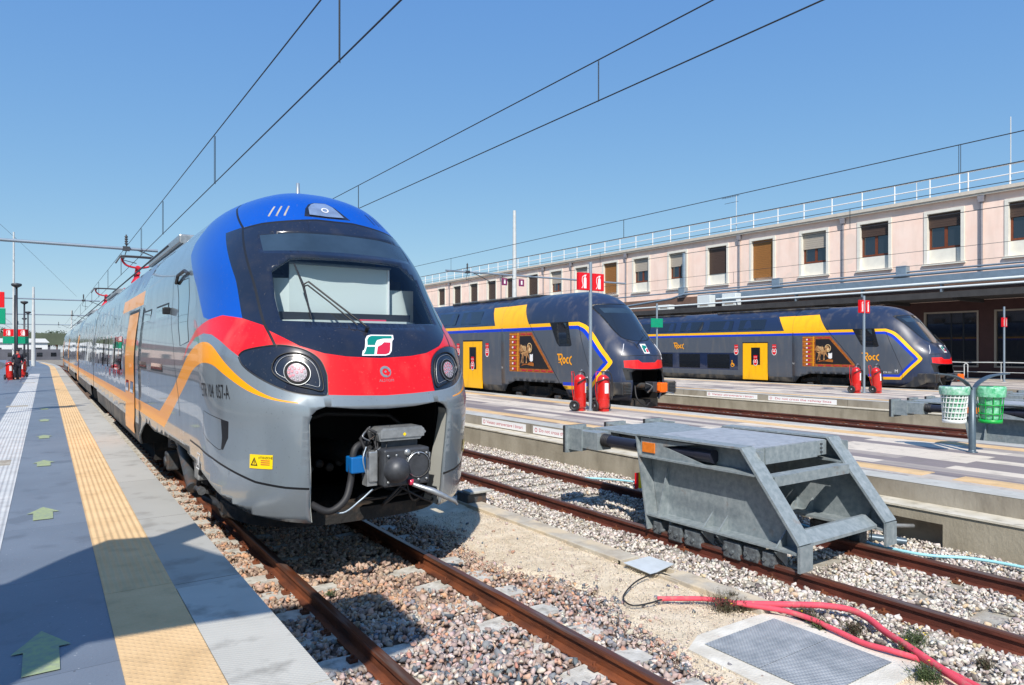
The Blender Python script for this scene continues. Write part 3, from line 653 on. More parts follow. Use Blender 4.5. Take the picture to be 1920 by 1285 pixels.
    for i, (a, b) in enumerate(cuts):
        a -= 6.4; b -= 6.4; reg = []; dpos = [14.6-6.4, 16.3-6.4] if i == 0 else [b-3.4, b-1.7]
        s = rect(a, b, 1.22, 1.42, vo); reg += [('orange', s), ('orange', [(y, 4-v) for y, v in s])]
        w0 = dpos[1]+.9 if i == 0 else a+1; w1 = b-1.0 if i == 0 else dpos[0]-.8
        reg.append(('band', rect(w0, w1, 1.75, 2.72, vo)))
        if i == 0: reg.append(('orange', rect(13.9-6.4+.15, 18-6.4, 3.14, 3.4, vo)))
        reg.append(('skirt', rect(a, b, .62, .98, vo)))
        reg.append(('trim', rect(dpos[0]-.03, dpos[1]+.03, .68, 3.09, vo)))
        bz = [(y, vo(z)) for y, z in [(b-6.2, .62), (b-5.9, .95), (b-5.6, 1.05), (b-5.6+3.4, 1.05), (b-1.9, .95), (b-1.6, .62)]] if i else None
        for L in ([b+.1-1.6, b+.1+1.6] if i < 3 else []): pass
        ends = [(b-1.75, b)] + ([(a, a+1.75)] if i else [])
        for (p, q2) in ends: reg.append(('hole', rect(p, q2, .62, 1.02, vo)))
        coach(cm, a, b, reg, dict(base='silver_paint', orange='orange_paint', band='window_band', trim='black_trim', skirt='skirt_dark'), root, holes=('hole',))
        d = MB(); n = 14
        for k in range(n):
            z0_, z1_ = .74+(3.03-.74)*k/n, .74+(3.03-.74)*(k+1)/n; w_ = lambda z: -float(pchip(np.array(z), NA.Wp))-.012
            d.add([(w_(z0_), dpos[0], z0_), (w_(z0_), dpos[1], z0_), (w_(z1_), dpos[1], z1_), (w_(z1_), dpos[0], z1_)], [(0, 3, 2, 1)], 'orange_paint', True)
        dr = lb(d, 'door', root); d = MB()
        for e in (0, 1):
            y0_ = dpos[0]+.14+e*(dpos[1]-dpos[0])/2; y1_ = y0_+(dpos[1]-dpos[0])/2-.3
            d.add([(-1.49, y0_, 1.5), (-1.49, y1_, 1.5), (-1.425, y1_, 2.75), (-1.425, y0_, 2.75)], [(0, 3, 2, 1)], 'dark_glass')
        lb(d, 'door_window', dr)
        nw = 5 if i == 0 else 6
        for k in range(nw if i < 2 else 3):
            y0_ = w0+.25+k*(w1-w0)/nw; y1_ = y0_+(w1-w0)/nw-.35; d = MB()
            d.add([(-1.486, y0_, 1.85), (-1.486, y1_, 1.85), (-1.442, y1_, 2.62), (-1.442, y0_, 2.62)], [(0, 3, 2, 1)], 'dark_glass'); lb(d, 'window', root)
        r = MB(); r.bbox(-.75, .75, a+.3, a+5, 4.35, 4.53, 'steel_light', .03); r.bbox(-.3, .5, b-5.5, b-3.2, 4.35, 4.53, 'steel_light', .04)
        r.tube([(-.92, a+.5, 4.3), (-.92, b-.5, 4.3)], .02, 'black_trim', 6)
        lb(r, 'roof_equipment', root)
        u = MB(); u.box(-1.2, 1.2, a+(0 if i == 0 else 2.2), b-2.2, .3, .62, 'under_black'); u.box(-1.25, 1.25, a, b, 1.02, 1.1, 'under_black'); lb(u, 'underframe', root)
        if i < 3:
            bogie(root, b+.1, dampers=False)
            g_ = MB(); n = 7
            sec = [tuple(cm(0, q_))for q_ in np.linspace(.05, 3.95, 40)]
            for k in range(n): g_.prism([(x_*.95, .6+(z_-.6)*.97) for x_, _, z_ in sec], 1, b+.2*k/n, b+.2*k/n+.014, 'rubber')
            g_.prism([(x_*.91, .6+(z_-.6)*.95) for x_, _, z_ in sec], 1, b-.05, b+.25, 'rubber'); lb(g_, 'gangway', root)
    u = MB(); u.box(-1.3, 1.3, 2.9, 7.6, 1.13, 1.3, 'under_black'); u.box(-.6, .6, 2.2, 7.6, .5, 1.1, 'under_black')
    u.tube([(-1.28, 2.6, .9), (-1.25, 3.0, .62), (-1.1, 3.3, .5)], .03, 'steel_dark', 8); u.bbox(-1.3, -1.1, 2.75, 3.0, .7, 1.1, 'steel_light', .02); u.tube([(-1.3, 2.5, .62), (-1.2, 3.2, .52), (-1.2, 4.0, .4)], .05, 'under_grey', 8)
    lb(u, 'underframe', root); bogie(root, 5.0)
    # window by the door, equipment panel
    for (y0_, y1_, z0_, z1_) in ((10.85, 12.15, 2.0, 3.0), (12.75, 13.75, 2.0, 3.0)):
        V = MB(); w_ = lambda z, o: -float(pchip(np.array(z), NA.Wp))-o; V.add([(w_(z0_, .004), y0_-6.4, z0_), (w_(z0_, .004), y1_-6.4, z0_), (w_(z1_, .004), y1_-6.4, z1_), (w_(z1_, .004), y0_-6.4, z1_)], [(0, 3, 2, 1)], 'black_trim')
        V.add([(w_(z0_+.03, .008), y0_-6.37, z0_+.03), (w_(z0_+.03, .008), y1_-6.43, z0_+.03), (w_(z1_-.03, .008), y1_-6.43, z1_-.03), (w_(z1_-.03, .008), y0_-6.37, z1_-.03)], [(0, 3, 2, 1)], 'window_band'); lb(V, 'window', root)
    # pantographs, aerial
    def panto(yc):
        p = MB(); p.box(-.5, .5, yc-.6, yc+.6, 4.45, 4.55, 'panto_red'); p.tube([(0, yc-.5, 4.55), (0, yc+.7, 5.0), (0, yc+.05, 5.2)], [.11, .09, .09], 'panto_red', 8)
        p.tube([(0, yc+.7, 5.0), (0, yc, 5.38)], .085, 'panto_red', 8); p.lathe([(0, -.2), (.2, -.12), (.24, .05), (.14, .24), (0, .3)], (0, yc-.1, 4.75), 'panto_red', 10)
        b_ = lb(p, 'pantograph', root); p = MB()
        p.tube(spline([(-.52, yc, 5.72), (-.5, yc, 5.58), (-.34, yc, 5.42), (0, yc, 5.36), (.34, yc, 5.42), (.5, yc, 5.58), (.52, yc, 5.72)], 4), .04, 'panto_red', 6)
        for e in (-.15, .15): p.tube(spline([(-0.72, yc+e, 5.5), (-0.6, yc+e, 5.7), (-.48, yc+e, 5.76), (.48, yc+e, 5.76), (0.6, yc+e, 5.7), (0.72, yc+e, 5.5)], 4), .03, 'steel_dark', 6)
        for e in (-.5, .5): p.box(e-.05, e+.05, yc-.18, yc+.18, 5.66, 5.73, 'steel_dark')
        lb(p, 'pantograph_head', b_)
    panto(28.9-6.4); panto(45-6.4)
    p = MB(); p.lathe([(.05, 0), (.05, .06), (.028, .1), (.024, .24), (0, .25)], (.1, 3.3, 4.44), 'pole_grey', 12); p.bbox(-.14, .34, 3.0, 3.4, 4.41, 4.445, 'black_trim', .01); lb(p, 'roof_aerial', root)
    return root
silver = build_silver()
mat('lion_face', srgb(214, 180, 130), .5)
# ================================================================ two dark double-deck trains
NB = Nose(z0=.62, z1=3.2, zt=4.47, e1=2.6, e2=2.2, p=2.8, q=2.0, yend=7.0,
  Wp=[(.6, 1.30), (1.0, 1.40), (2.0, 1.42), (2.6, 1.42), (3.2, 1.40), (4.5, 1.36)],
  Np=[(.62, .2), (1.2, .05), (1.64, .12), (1.87, .15), (2.1, .2), (2.4, .38), (2.73, .7), (3.3, 1.15), (3.83, 1.6), (4.15, 2.0), (4.35, 2.5), (4.47, 3.2)],
  Lp=[(.6, 1.6), (1.9, 1.7), (2.6, 1.8), (3.3, 2.0), (4.47, 2.0)])
def build_dark():
    y0 = 16.2
    root = empty('double_deck_train', (16.75, y0, 0), 'dark double-deck train with winged lion panel and orange coupler, nearest of the two dark trains', 'train', 'double-deck trains with yellow and blue stripes')
    L = lambda pts, n=6: [NB.u_of(a[0]+(b[0]-a[0])*k/n-y0, a[1]+(b[1]-a[1])*k/n) for a, b in zip(pts[:-1], pts[1:]) for k in range(n)]+[NB.u_of(pts[-1][0]-y0, pts[-1][1])]
    ring = lambda pts, n=6: L(pts+[pts[0]], n)[:-1]
    far = 23.2
    def off(pts, d):
        P = [np.array(p, float) for p in pts]; out = []
        for i, p in enumerate(P):
            a = P[min(i+1, len(P)-1)]-P[max(i-1, 0)]; a /= np.linalg.norm(a); out.append(tuple(p+np.array([a[1], -a[0]])*d))
        return out
    line = [(far, 3.29), (18.55, 3.29)]+spline([(18.45, 3.29), (18.05, 3.12), (17.6, 2.7)], 4)+[(17.05, 2.12)]+spline([(17.0, 2.05), (16.9, 1.9), (16.98, 1.74)], 3)+[(17.72, .93), (19.2, .9)]
    yel = line+off(line, -.13)[::-1]; blu = off(line, -.13)+off(line, -.25)[::-1]
    grey = off(line, -.25)+[(19.2, .62), (far, .62)]
    opn = [(0, .40), (.25, .40), (.34, .36), (.33, .0), (0, 0)]
    opn = opn+[(-a, b) for a, b in opn[::-1] if a]
    bog = [(23.09, .62), (22.8, .9), (22.2, 1.09), (19.3, 1.1), (19.07, .9), (19.0, .62)]
    cabw = [(19.99, 3.31), (18.93, 3.31), (18.7, 2.47), (18.78, 2.43), (19.4, 2.43), (19.55, 2.55)]
    cabg = [(19.5, 3.27), (19.05, 3.27), (18.95, 2.5), (19.42, 2.5)]
    def uxz(x, z): v = NB.v_of(z); W_ = float(NB.zW(np.array(v))[1]); return (math.asin(max(-1, min(1, x/W_)))*2/pi, v)
    ws = [uxz(x, z) for x, z in spline([(-.86, 3.84), (-.8, 3.35), (-.68, 2.86), (-.5, 2.68), (0, 2.62), (.5, 2.68), (.68, 2.86), (.8, 3.35), (.86, 3.84), (.45, 3.9), (0, 3.91), (-.45, 3.9)], 3, closed=True)]
    wsr = [uxz(x*1.06, z+(z-3.25)*.05) for x, z in spline([(-.86, 3.84), (-.8, 3.35), (-.68, 2.86), (-.5, 2.68), (0, 2.62), (.5, 2.68), (.68, 2.86), (.8, 3.35), (.86, 3.84), (.45, 3.9), (0, 3.91), (-.45, 3.9)], 3, closed=True)]
    vis = [uxz(x, z) for x, z in [(-.76, 3.78), (-.72, 3.6), (.72, 3.6), (.76, 3.78)]]
    red = [uxz(x, z) for x, z in [(-.9, 1.95), (-.45, 1.97), (-.3, 1.88), (.3, 1.88), (.45, 1.97), (.9, 1.95), (.9, 1.72), (.6, 1.68), (0, 1.66), (-.6, 1.68), (-.9, 1.72)]]
    chin = [uxz(x, z) for x, z in [(-.95, 1.7), (0, 1.63), (.95, 1.7), (.9, 1.3), (-.9, 1.3)]]
    lamps = [uxz(x, z) for x, z in [(-1.15, 2.04), (-1.0, 1.98), (-1.0, 1.82), (-1.13, 1.86)]]
    hatch = strip2d([uxz(x, z) for x, z in [(-.93, 2.1), (-.45, 2.12), (.45, 2.12), (.93, 2.1)]], .008)
    # yellow panel, emblem panel, dark band
    ypan = [(24.16, 4.06), (21.86, 4.09), (21.25, 3.2), (23.65, 3.2)]
    seam = [(21.9, 4.0), (21.25, 3.29), (19.5, 1.25), (19.1, .7)]
    pan = [(22.61, 2.98), (21.1, 2.98), (19.72, 1.45), (22.61, 1.45)]
    inner = [(21.9, 2.84), (21.15, 2.84), (20.0, 1.58), (21.9, 1.58)]
    clip = lambda pts: [(min(a, far-.01), b) for a, b in pts]
    cab_seam = strip2d(L([(18.42, 3.15), (18.0, 2.2), (17.65, 1.4), (17.66, .95)], 5), .006)
    regs = [('grey', ring(grey, 5)), ('blue', ring(blu, 5)), ('yellow', ring(yel, 5)), ('pan', ring(pan)), ('inner', ring(inner)), ('trim', strip2d(L(seam, 4), .007)), ('trim', cab_seam),
            ('yellow', ring(clip(ypan))), ('trim', ring(cabw)), ('cabg', ring(cabg)), ('trim', wsr), ('ws', ws), ('vis', vis), ('trim', chin), ('red', red), ('trim', hatch),
            ('lamp', mirror(lamps)), ('hole', ring(bog)), ('hole', mirror(ring(bog))), ('open', opn)]
    # right-hand side: plain grey below with the two stripes
    regs = [('grey', mirror(ring(grey, 5))), ('blue', mirror(ring(blu, 5))), ('yellow', mirror(ring(yel, 5)))]+regs
    names = dict(base='navy_paint', grey='slate_paint', blue='deep_blue_paint', yellow='yellow_paint', pan='lion_frame', inner='lion_dark', trim='black_trim', red='red_paint')
    gu = np.concatenate([np.linspace(-2, -1.1, 13), np.linspace(-1.05, 1.05, 45), np.linspace(1.1, 2, 13)])
    gv = np.concatenate([np.linspace(0, 1, 17), np.linspace(1.05, 1.9, 18), [1.98]])
    body, sep = shell(NB, regs, gu, gv, names, root, 'cab_body', holes=('hole', 'open'), seg=.05,
        separate=dict(ws=('windscreen', 'dark_glass'), vis=('sun_visor', 'visor'), lamp=('headlight', 'lens_clear'), cabg=('side_window', 'dark_glass')))
    X = lambda y, z, o=.008: tuple(NB(*NB.u_of(y, z), o))
    # details
    m = MB(); on = lambda x, z, o: tuple(NB(*uxz(x, z), o))
    m.tube([on(-.55, 2.62, .03), on(-.35, 2.5, .05), on(-.3, 2.35, .02)], .012, 'black_trim', 6); m.tube([on(-.3, 2.45, .03), on(.3, 2.75, .04)], .012, 'black_trim', 6); m.tube([on(.5, 3.0, .03), on(.62, 2.5, .03)], .012, 'black_trim', 6); lb(m, 'wiper', root)
    m = MB()
    for s in (-1, 1): m = MB(); m.tube([on(s*.72, 2.5, .01), on(s*.86, 2.25, .015), on(s*.93, 2.12, .01)], .013, 'lens_white', 6); (lb(m, 'marker_light', root) if s < 0 else None)
    m.tube([on(.93, 2.12, .01), on(1.08, 2.08, .02), on(1.0, 1.98, .01)], .013, 'lens_white', 6); lb(m, 'marker_light', root)
    m = MB(); c = (-.0, 2.34)
    for pts, mt in (([(-.13, -.16), (.13, -.16), (.13, .16), (-.13, .16)], 'sign_white'),): m.add([on(c[0]+a, c[1]+b, .012) for a, b in pts], [(0, 1, 2, 3)], mt)
    m.add([on(c[0]+a, c[1]+b, .018) for a, b in [(-.1, -.12), (-.02, -.12), (-.02, .0), (.1, .04), (.1, .1), (-.06, .12), (-.1, .06)]], [list(range(7))], 'teal')
    m.add([on(c[0]+a, c[1]+b, .02) for a, b in [(.02, -.12), (.09, -.12), (.1, -.0), (.02, -.02)]], [(0, 1, 2, 3)], 'letter_red'); lb(m, 'railway_emblem', root)
    m = MB()
    for s in (-1, 1):
        m = MB(); a, b = sorted((s*.86, s*1.26)); m.bbox(a, b, .1, .9, .82, 1.24, 'skirt_dark', .03)
        for i in range(7): m.box(a+.04, b-.02, .06, .11, .87+i*.05, .895+i*.05, 'under_grey')
        m.prism([(.5, 1.2), (1.8, .85), (1.8, .6), (.9, .62), (.5, .8)], 0, min(s*1.22, s*1.3), max(s*1.22, s*1.3), 'skirt_dark'); lb(m, 'front_grille', root)
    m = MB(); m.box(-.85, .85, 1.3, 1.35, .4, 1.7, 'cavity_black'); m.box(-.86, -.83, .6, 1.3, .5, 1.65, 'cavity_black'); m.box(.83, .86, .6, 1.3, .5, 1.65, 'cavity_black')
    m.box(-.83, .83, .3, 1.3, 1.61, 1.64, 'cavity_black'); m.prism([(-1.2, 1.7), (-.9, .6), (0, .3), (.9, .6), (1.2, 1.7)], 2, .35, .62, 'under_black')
    m.tube(spline([(-.5, .3, 1.1), (-.6, .1, .7), (-.3, 0, .45), (0, .1, .6)], 5), .025, 'rubber', 8); lb(m, 'coupler_bay', root)
    m = MB(); m.cyl((0, .1, 1.07), (0, 1.3, 1.07), .12, 'under_grey'); m.bbox(-.25, -.05, -.3, .1, .92, 1.25, 'steel_dark', .02); m.tube(spline([(-.4, -.1, 1.2), (-.3, -.3, 1.1), (-.42, -.2, .9)], 4), .03, 'under_grey', 8)
    m.tube([(.1, -.35, .95), (.5, -.5, .85)], .02, 'steel_light', 8); cpl = lb(m, 'coupler', root)
    m = MB(); m.bbox(-.02, .3, -.42, -.1, .9, 1.22, 'orange_cover', .03); m.bbox(-.08, -.02, -.38, -.12, .95, 1.18, 'orange_cover', .02); lb(m, 'coupler_cover', cpl)
    # two coaches
    cm = CoachMap(NB); vo = NB.v_of; ends = [(y0+7.0, 43.0), (43.4, 69.5)]
    for i, (a, b) in enumerate(ends):
        a -= y0; b -= y0; d0, d1 = (24.68-y0, 26.25-y0) if i == 0 else (a+3.5, a+5.1); R = []
        R += [('grey', rect(a, b, .86, 3.04, vo)), ('grey', [(y, 4-v) for y, v in rect(a, b, .86, 3.04, vo)]), ('skirt', rect(a, b, .62, .86, vo)), ('blue', rect(a, b, 3.04, 3.16, vo)), ('blue', [(y, 4-v) for y, v in rect(a, b, 3.04, 3.16, vo)]), ('yellow', rect(a, b, 3.16, 3.29, vo)), ('yellow', [(y, 4-v) for y, v in rect(a, b, 3.16, 3.29, vo)])]
        w0 = (24.3-y0) if i == 0 else a+1; R.append(('band', [(w0-.55, vo(3.34)), (b-1, vo(3.34)), (b-1, vo(4.05)), (w0, vo(4.05))]))
        if i == 0: R.append(('yellow', [(a, vo(3.2)), (23.65-y0, vo(3.2)), (24.16-y0, vo(4.06)), (a, vo(4.07))]))
        R.append(('band', rect(d1+.35, b-7.5, 1.15, 2.12, vo)))
        R.append(('trim', rect(d0-.04, d1+.04, .62, 2.72, vo)))
        R.append(('hole', [(b-5.2, bm_z) for bm_z in []] or rect(b-5.2, b-1.6, .62, 1.08, vo)))
        if i: R.append(('hole', rect(a+.9, a+2.9, .62, 1.08, vo)))
        coach(cm, a, b, R, dict(base='navy_paint', grey='slate_paint', blue='deep_blue_paint', yellow='yellow_paint', band='navy_paint' if 0 else 'band_dark', trim='black_trim', skirt='skirt_dark'), root, holes=('hole',))
        wx = lambda z, o: -float(NB.zW(np.array(vo(z)))[1])-o
        def plate(y0_, y1_, z0_, z1_, mt, o, nm, par, skew=0):
            q = MB(); q.add([(wx(z0_, o), y0_, z0_), (wx(z0_, o), y1_, z0_), (wx(z1_, o), y1_+skew, z1_), (wx(z1_, o), y0_+skew, z1_)], [(0, 3, 2, 1)], mt); return lb(q, nm, par)
        q = MB(); q.box(wx(1.5, .02), wx(1.5, -.03), d0, d1, .66, 2.66, 'yellow_paint'); dr = lb(q, 'door', root)
        plate(d0+.45, d1-.55, 1.15, 2.42, 'dark_glass', .026, 'door_window', dr)
        def nosign(yc, zc, o):
            q = MB(); f = lambda x, y: (wx(zc, o), yc-x, zc+y)
            put2d(q, poly2d([(-.12, .06), (.12, .06), (.12, .28), (-.12, .28)]), 'sign_red', f); put2d(q, poly2d(circ(0, -.1, .15, 20, .2)), 'sign_white', f)
            f = lambda x, y: (wx(zc, o+.004), yc-x, zc+y); put2d(q, poly2d(circ(0, -.1, .12, 20, .165)), 'sign_red', f); f = lambda x, y: (wx(zc, o+.008), yc-x, zc+y)
            put2d(q, poly2d([(-.08, -.12), (.08, -.12), (.08, -.08), (-.08, -.08)]), 'sign_white', f); put2d(q, poly2d(circ(0, -.02, .04, 10)), 'sign_white', f); V, F = text2d('STOP', .09); put2d(q, ([(x, y+.17) for x, y in V], F), 'sign_white', f)
            lb(q, 'no_entry_sticker', root)
        nosign((d0+d1)/2-.05, 1.72, .034); nosign(d0-.42, 2.3, .012); nosign(d1+.45, 2.3, .012)
        y_ = w0+.6
        while y_+2.0 < b-1: plate(y_, y_+1.7, 3.42, 3.96, 'dark_glass', .006, 'window', root); y_ += 2.15
        y_ = d1+.9
        while y_+2.0 < b-7.5: plate(y_, y_+1.6, 1.22, 2.04, 'dark_glass', .006, 'window', root); y_ += 2.15
        q = MB(); r_ = a+(-1.5 if i == 0 else .5)
        q.bbox(-.6, .6, r_, a+5.5, 4.4, 4.5, 'skirt_dark', .03); q.bbox(-.6, .6, a+8, b-3, 4.4, 4.49, 'skirt_dark', .03)
        lb(q, 'roof_equipment', root)
        q = MB(); q.box(-1.15, 1.15, (a+.2) if i == 0 else a+3, b-5.3, .35, .66, 'under_black'); q.box(-1.2, 1.2, a, b, 1.06, 1.15, 'under_black'); lb(q, 'underframe', root)
        bogie(root, b-3.4, dampers=False, mt='under_black')
        if i == 0: q = MB(); q.prism([(float(x_)*.92, .6+(float(z_)-.6)*.95) for x_, _, z_ in [cm(0, q_) for q_ in np.linspace(.05, 3.95, 40)]], 1, b-.05, b+.45, 'rubber'); lb(q, 'gangway', root)
    q = MB(); q.box(-1.2, 1.2, 1.8, 7.0, 1.12, 1.2, 'under_black'); q.box(-.6, .6, 1.3, 7, .5, 1.1, 'under_black'); lb(q, 'underframe', root); bogie(root, 4.9, dampers=False, mt='under_black')
    # lettering
    def letters(body, yc, zc, size, m, spacing=1.0, sx=1.0, nm='lettering', shear=0):
        q = MB(); V, F = text2d(body, size, spacing, shear); put2d(q, ([(x*sx, y) for x, y in V], F), m, lambda x, y: X(yc-y0-x, zc+y, .012)); return lb(q, nm, root)
    def rock(yc, zc, s):
        XX = X; q = MB(); f = lambda x, y: XX(yc-y0-x*s, zc+y*s, .012)
        def st(pts, w=.09): n = len(pts); P = strip2d(pts, w); put2d(q, (P, [(i, i+1, 2*n-2-i, 2*n-1-i) for i in range(n-1)]), 'letter_orange', f)
        st([(-.62, .34), (-.40, .34)]); st(spline([(-.42, .34), (-.2, .33), (-.16, .2), (-.25, .08), (-.4, .05)], 4)); st([(-.46, .3), (-.46, -.02)]); st([(-.36, .05), (-.16, -.28)]); st([(-.46, -.1), (-.42, -.16)])
        st(spline([(.02, .16), (-.1, .0), (.02, -.16), (.14, 0), (.02, .16)], 5)); st(spline([(.42, .13), (.3, .14), (.25, 0), (.3, -.14), (.42, -.13)], 4)); st(spline([(.7, .24), (.55, .12), (.52, 0), (.55, -.12), (.7, -.24)], 4))
        lb(q, 'series_lettering', root)
    rock(19.12, 1.93, .62)
    X0_ = X; X = lambda y, z, o=.008: (-1.425-o, y, z)
    rock(30.97, 2.5, .62)
    q = MB(); f_ = lambda x, y: X(10.75-x, 1.5+y, .012)
    put2d(q, ring2d(0, -.06, .08, .115, 16), 'letter_orange', f_); put2d(q, poly2d(circ(-.03, .17, .035, 10)), 'letter_orange', f_); put2d(q, poly2d([(-.05, .13), (-.01, .13), (0, .0), (.12, .0), (.14, -.12), (.1, -.12), (.08, -.04), (-.05, -.04)]), 'letter_orange', f_); lb(q, 'wheelchair_mark', root)
    X = X0_
    letters('TRENITALIA', 23.9+.25, 2.1, .12, 'teal', sx=.9); q = MB(); put2d(q, poly2d([(-.07, -.07), (.07, -.07), (.07, .07), (-.07, .07)]), 'letter_red', lambda x, y: X(24.4-.1-y0-x-.55+.25, 2.12+y, .012)) if False else None
    letters('REGIONE DEL VENETO', 23.5, 1.58, .1, 'sign_white', sx=.85); letters('ETR 521', 18.3, 1.25, .11, 'sign_white'); letters('M', 17.9, 1.32, .2, 'sign_white')
    # winged lion panel: golden frame of small pictures round a dark field
    q = MB(); f = lambda o: (lambda x, y: X(x-y0, y, o))
    for k in range(7):
        z_ = 1.56+k*.21; put2d(q, poly2d([(22.42, z_-.045), (22.16, z_-.045), (22.16, z_+.045), (22.42, z_+.045)]), 'letter_red', f(.012)); put2d(q, poly2d([(22.4, z_-.035), (22.32, z_-.035), (22.3, z_+.035), (22.4, z_+.035)]), 'sign_white', f(.016))
        put2d(q, poly2d([(22.6, z_+.09), (21.92, z_+.09), (21.92, z_+.105), (22.6, z_+.105)]), 'letter_orange', f(.012))
    for k in range(5): put2d(q, poly2d([(21.75-k*.42, 1.495), (21.45-k*.42, 1.495), (21.45-k*.42, 1.535), (21.75-k*.42, 1.535)]), 'letter_red', f(.012))
    for k in range(2): put2d(q, poly2d([(21.8-k*.4, 2.89), (21.5-k*.4, 2.89), (21.5-k*.4, 2.93), (21.8-k*.4, 2.93)]), 'letter_red', f(.012))
    put2d(q, poly2d([(22.03, 1.46), (21.99, 1.46), (21.99, 2.97), (22.03, 2.97)]), 'letter_orange', f(.012))
    lb(q, 'panel_frame', root)
    q = MB(); T_ = lambda x, y: (21.86-x*.82, 1.66+y*.95)
    def blob(pts, mt, o, cl=True): P = spline(pts, 4, closed=True) if cl else pts; put2d(q, ([T_(*p) for p in P], [list(range(len(P)))]), mt, f(o))
    FINE[0] = .2
    blob([(.16, .5), (.2, .58), (.36, .6), (.56, .64), (.66, .7), (.7, .58), (.66, .48), (.5, .42), (.32, .44), (.2, .42)], 'lion_gold', .014)
    for pts in ([(.2, .52), (.28, .44), (.2, .3), (.16, .14), (.06, .12), (.08, .18), (.12, .3)], [(.26, .5), (.34, .44), (.28, .28), (.3, .14), (.2, .12), (.24, .28)], [(.5, .5), (.6, .46), (.56, .28), (.58, .14), (.48, .13), (.5, .28)], [(.58, .52), (.68, .5), (.8, .36), (.9, .36), (.88, .28), (.76, .28), (.66, .4)]): blob(pts, 'lion_gold', .015, False)
    blob([(.6, .6), (.6, .76), (.68, .86), (.8, .86), (.88, .78), (.9, .7), (.82, .62), (.7, .56)], 'lion_gold', .018); blob([(.72, .64), (.74, .74), (.82, .78), (.9, .72), (.88, .66), (.8, .62)], 'lion_face', .021)
    for k in range(7): a0 = (.56-.03*k, .62); blob([a0, (a0[0]-.05-.045*k, .80+.02*k), (a0[0]-.16-.05*k, .90-.05*k), (a0[0]-.09-.03*k, .72-.02*k)], 'lion_face' if k % 2 else 'lion_gold', .016+.0006*k, False)
    blob([(.16, .5), (.06, .52), (.0, .62), (.03, .74), (.06, .72), (.04, .62), (.1, .56), (.18, .56)], 'lion_gold', .015, False)
    R_ = ring2d(.78, .76, .16, .2, 20); put2d(q, ([T_(a, b) for a, b in R_[0]], R_[1]), 'lion_face', f(.017))
    put2d(q, ([T_(*p) for p in [(.82, .24), (.93, .2), (1.06, .24), (1.06, .52), (.93, .48), (.82, .52)]], [(0, 1, 4, 5), (1, 2, 3, 4)]), 'sign_white', f(.022)); blob([(.1, .02), (.5, .08), (1.1, .02), (1.12, .14), (.9, .2), (.72, .16), (.6, .1), (.3, .12)], 'lion_frame', .013, False)
    FINE[0] = None
    lb(q, 'winged_lion', root)
    return root
mat('band_dark', srgb(34, 46, 74), .1, coat=.8)
dark2 = build_dark()
dark3 = copy_tree(dark2, (33.7, 14.23, 0), None, 'dark double-deck train standing farther away in front of the pink station building')
# the far train's yellow wheelchair mark
mat('joint_dark', srgb(84, 78, 68), .9)
# ================================================================ the setting: ground, platforms, tracks
def struct(mb, name): return tag(mb.build(name), kind='structure')
mat('far_ground', srgb(150, 142, 128), .9, col2=srgb(120, 112, 100), vscale=2, bump=.3, bscale=20)
g = MB(); g.box(-400, 500, -60, 700, -.6, -.24, 'far_ground')
mat('far_ground', srgb(150, 142, 128), .9, col2=srgb(120, 112, 100), vscale=2, bump=.3, bscale=20)
struct(g, 'ground')
def bend(y): return 0 if y < 78 else -.0011*(y-78)**2
def swept(mb, x0, x1, z0, z1, y0, y1, m, step=4, closed=True):
    """a slab that follows the curve of the near platform"""
    ys = [y0] + [y for y in np.arange(math.ceil(y0/step)*step, y1, step) if y > y0+.01 and y > 78] + [y1]; V = []; F = []
    for y in ys:
        b = bend(y)
        for x, z in ((x0, z0), (x1, z0), (x1, z1), (x0, z1)): V.append((x+b, y, z))
    for i in range(len(ys)-1):
        for k in range(4): a = i*4; F.append((a+k, a+(k+1) % 4, a+4+(k+1) % 4, a+4+k))
    F += [(3, 2, 1, 0), tuple(4*(len(ys)-1)+k for k in range(4))]
    mb.add(V, F, m)
PT = .55
def tactile(name, base, dark, mode):
    m = mat(name, base, .75, col2=dark, vscale=2.5); n = m.node_tree; N = n.nodes; L = n.links; b = N['Principled BSDF']
    tc = N.new('ShaderNodeTexCoord'); sx = N.new('ShaderNodeSeparateXYZ'); L.new(tc.outputs['Object'], sx.inputs[0])
    def wave(out, period):
        a = N.new('ShaderNodeMath'); a.operation = 'MULTIPLY'; a.inputs[1].default_value = 2*pi/period; L.new(out, a.inputs[0]); s = N.new('ShaderNodeMath'); s.operation = 'SINE'; L.new(a.outputs[0], s.inputs[0]); return s
    x = wave(sx.outputs[0], .06 if mode == 'dots' else .055)
    if mode == 'dots':
        y = wave(sx.outputs[1], .06); mu = N.new('ShaderNodeMath'); mu.operation = 'MULTIPLY'; L.new(x.outputs[0], mu.inputs[0]); L.new(y.outputs[0], mu.inputs[1])
        mxm = N.new('ShaderNodeMath'); mxm.operation = 'MAXIMUM'; mxm.inputs[1].default_value = .25; L.new(mu.outputs[0], mxm.inputs[0]); h = mxm
    else: h = x
    bp = N.new('ShaderNodeBump'); bp.inputs['Strength'].default_value = .9; bp.inputs['Distance'].default_value = .004; L.new(h.outputs[0], bp.inputs['Height']); L.new(bp.outputs[0], b.inputs['Normal'])
    return m
tactile('tactile_yellow', srgb(220, 186, 138), srgb(206, 172, 124), 'dots'); tactile('tactile_yellow_ribs', srgb(222, 188, 140), srgb(208, 174, 126), 'ribs')
tactile('tactile_white', srgb(196, 198, 197), srgb(176, 180, 182), 'ribs')
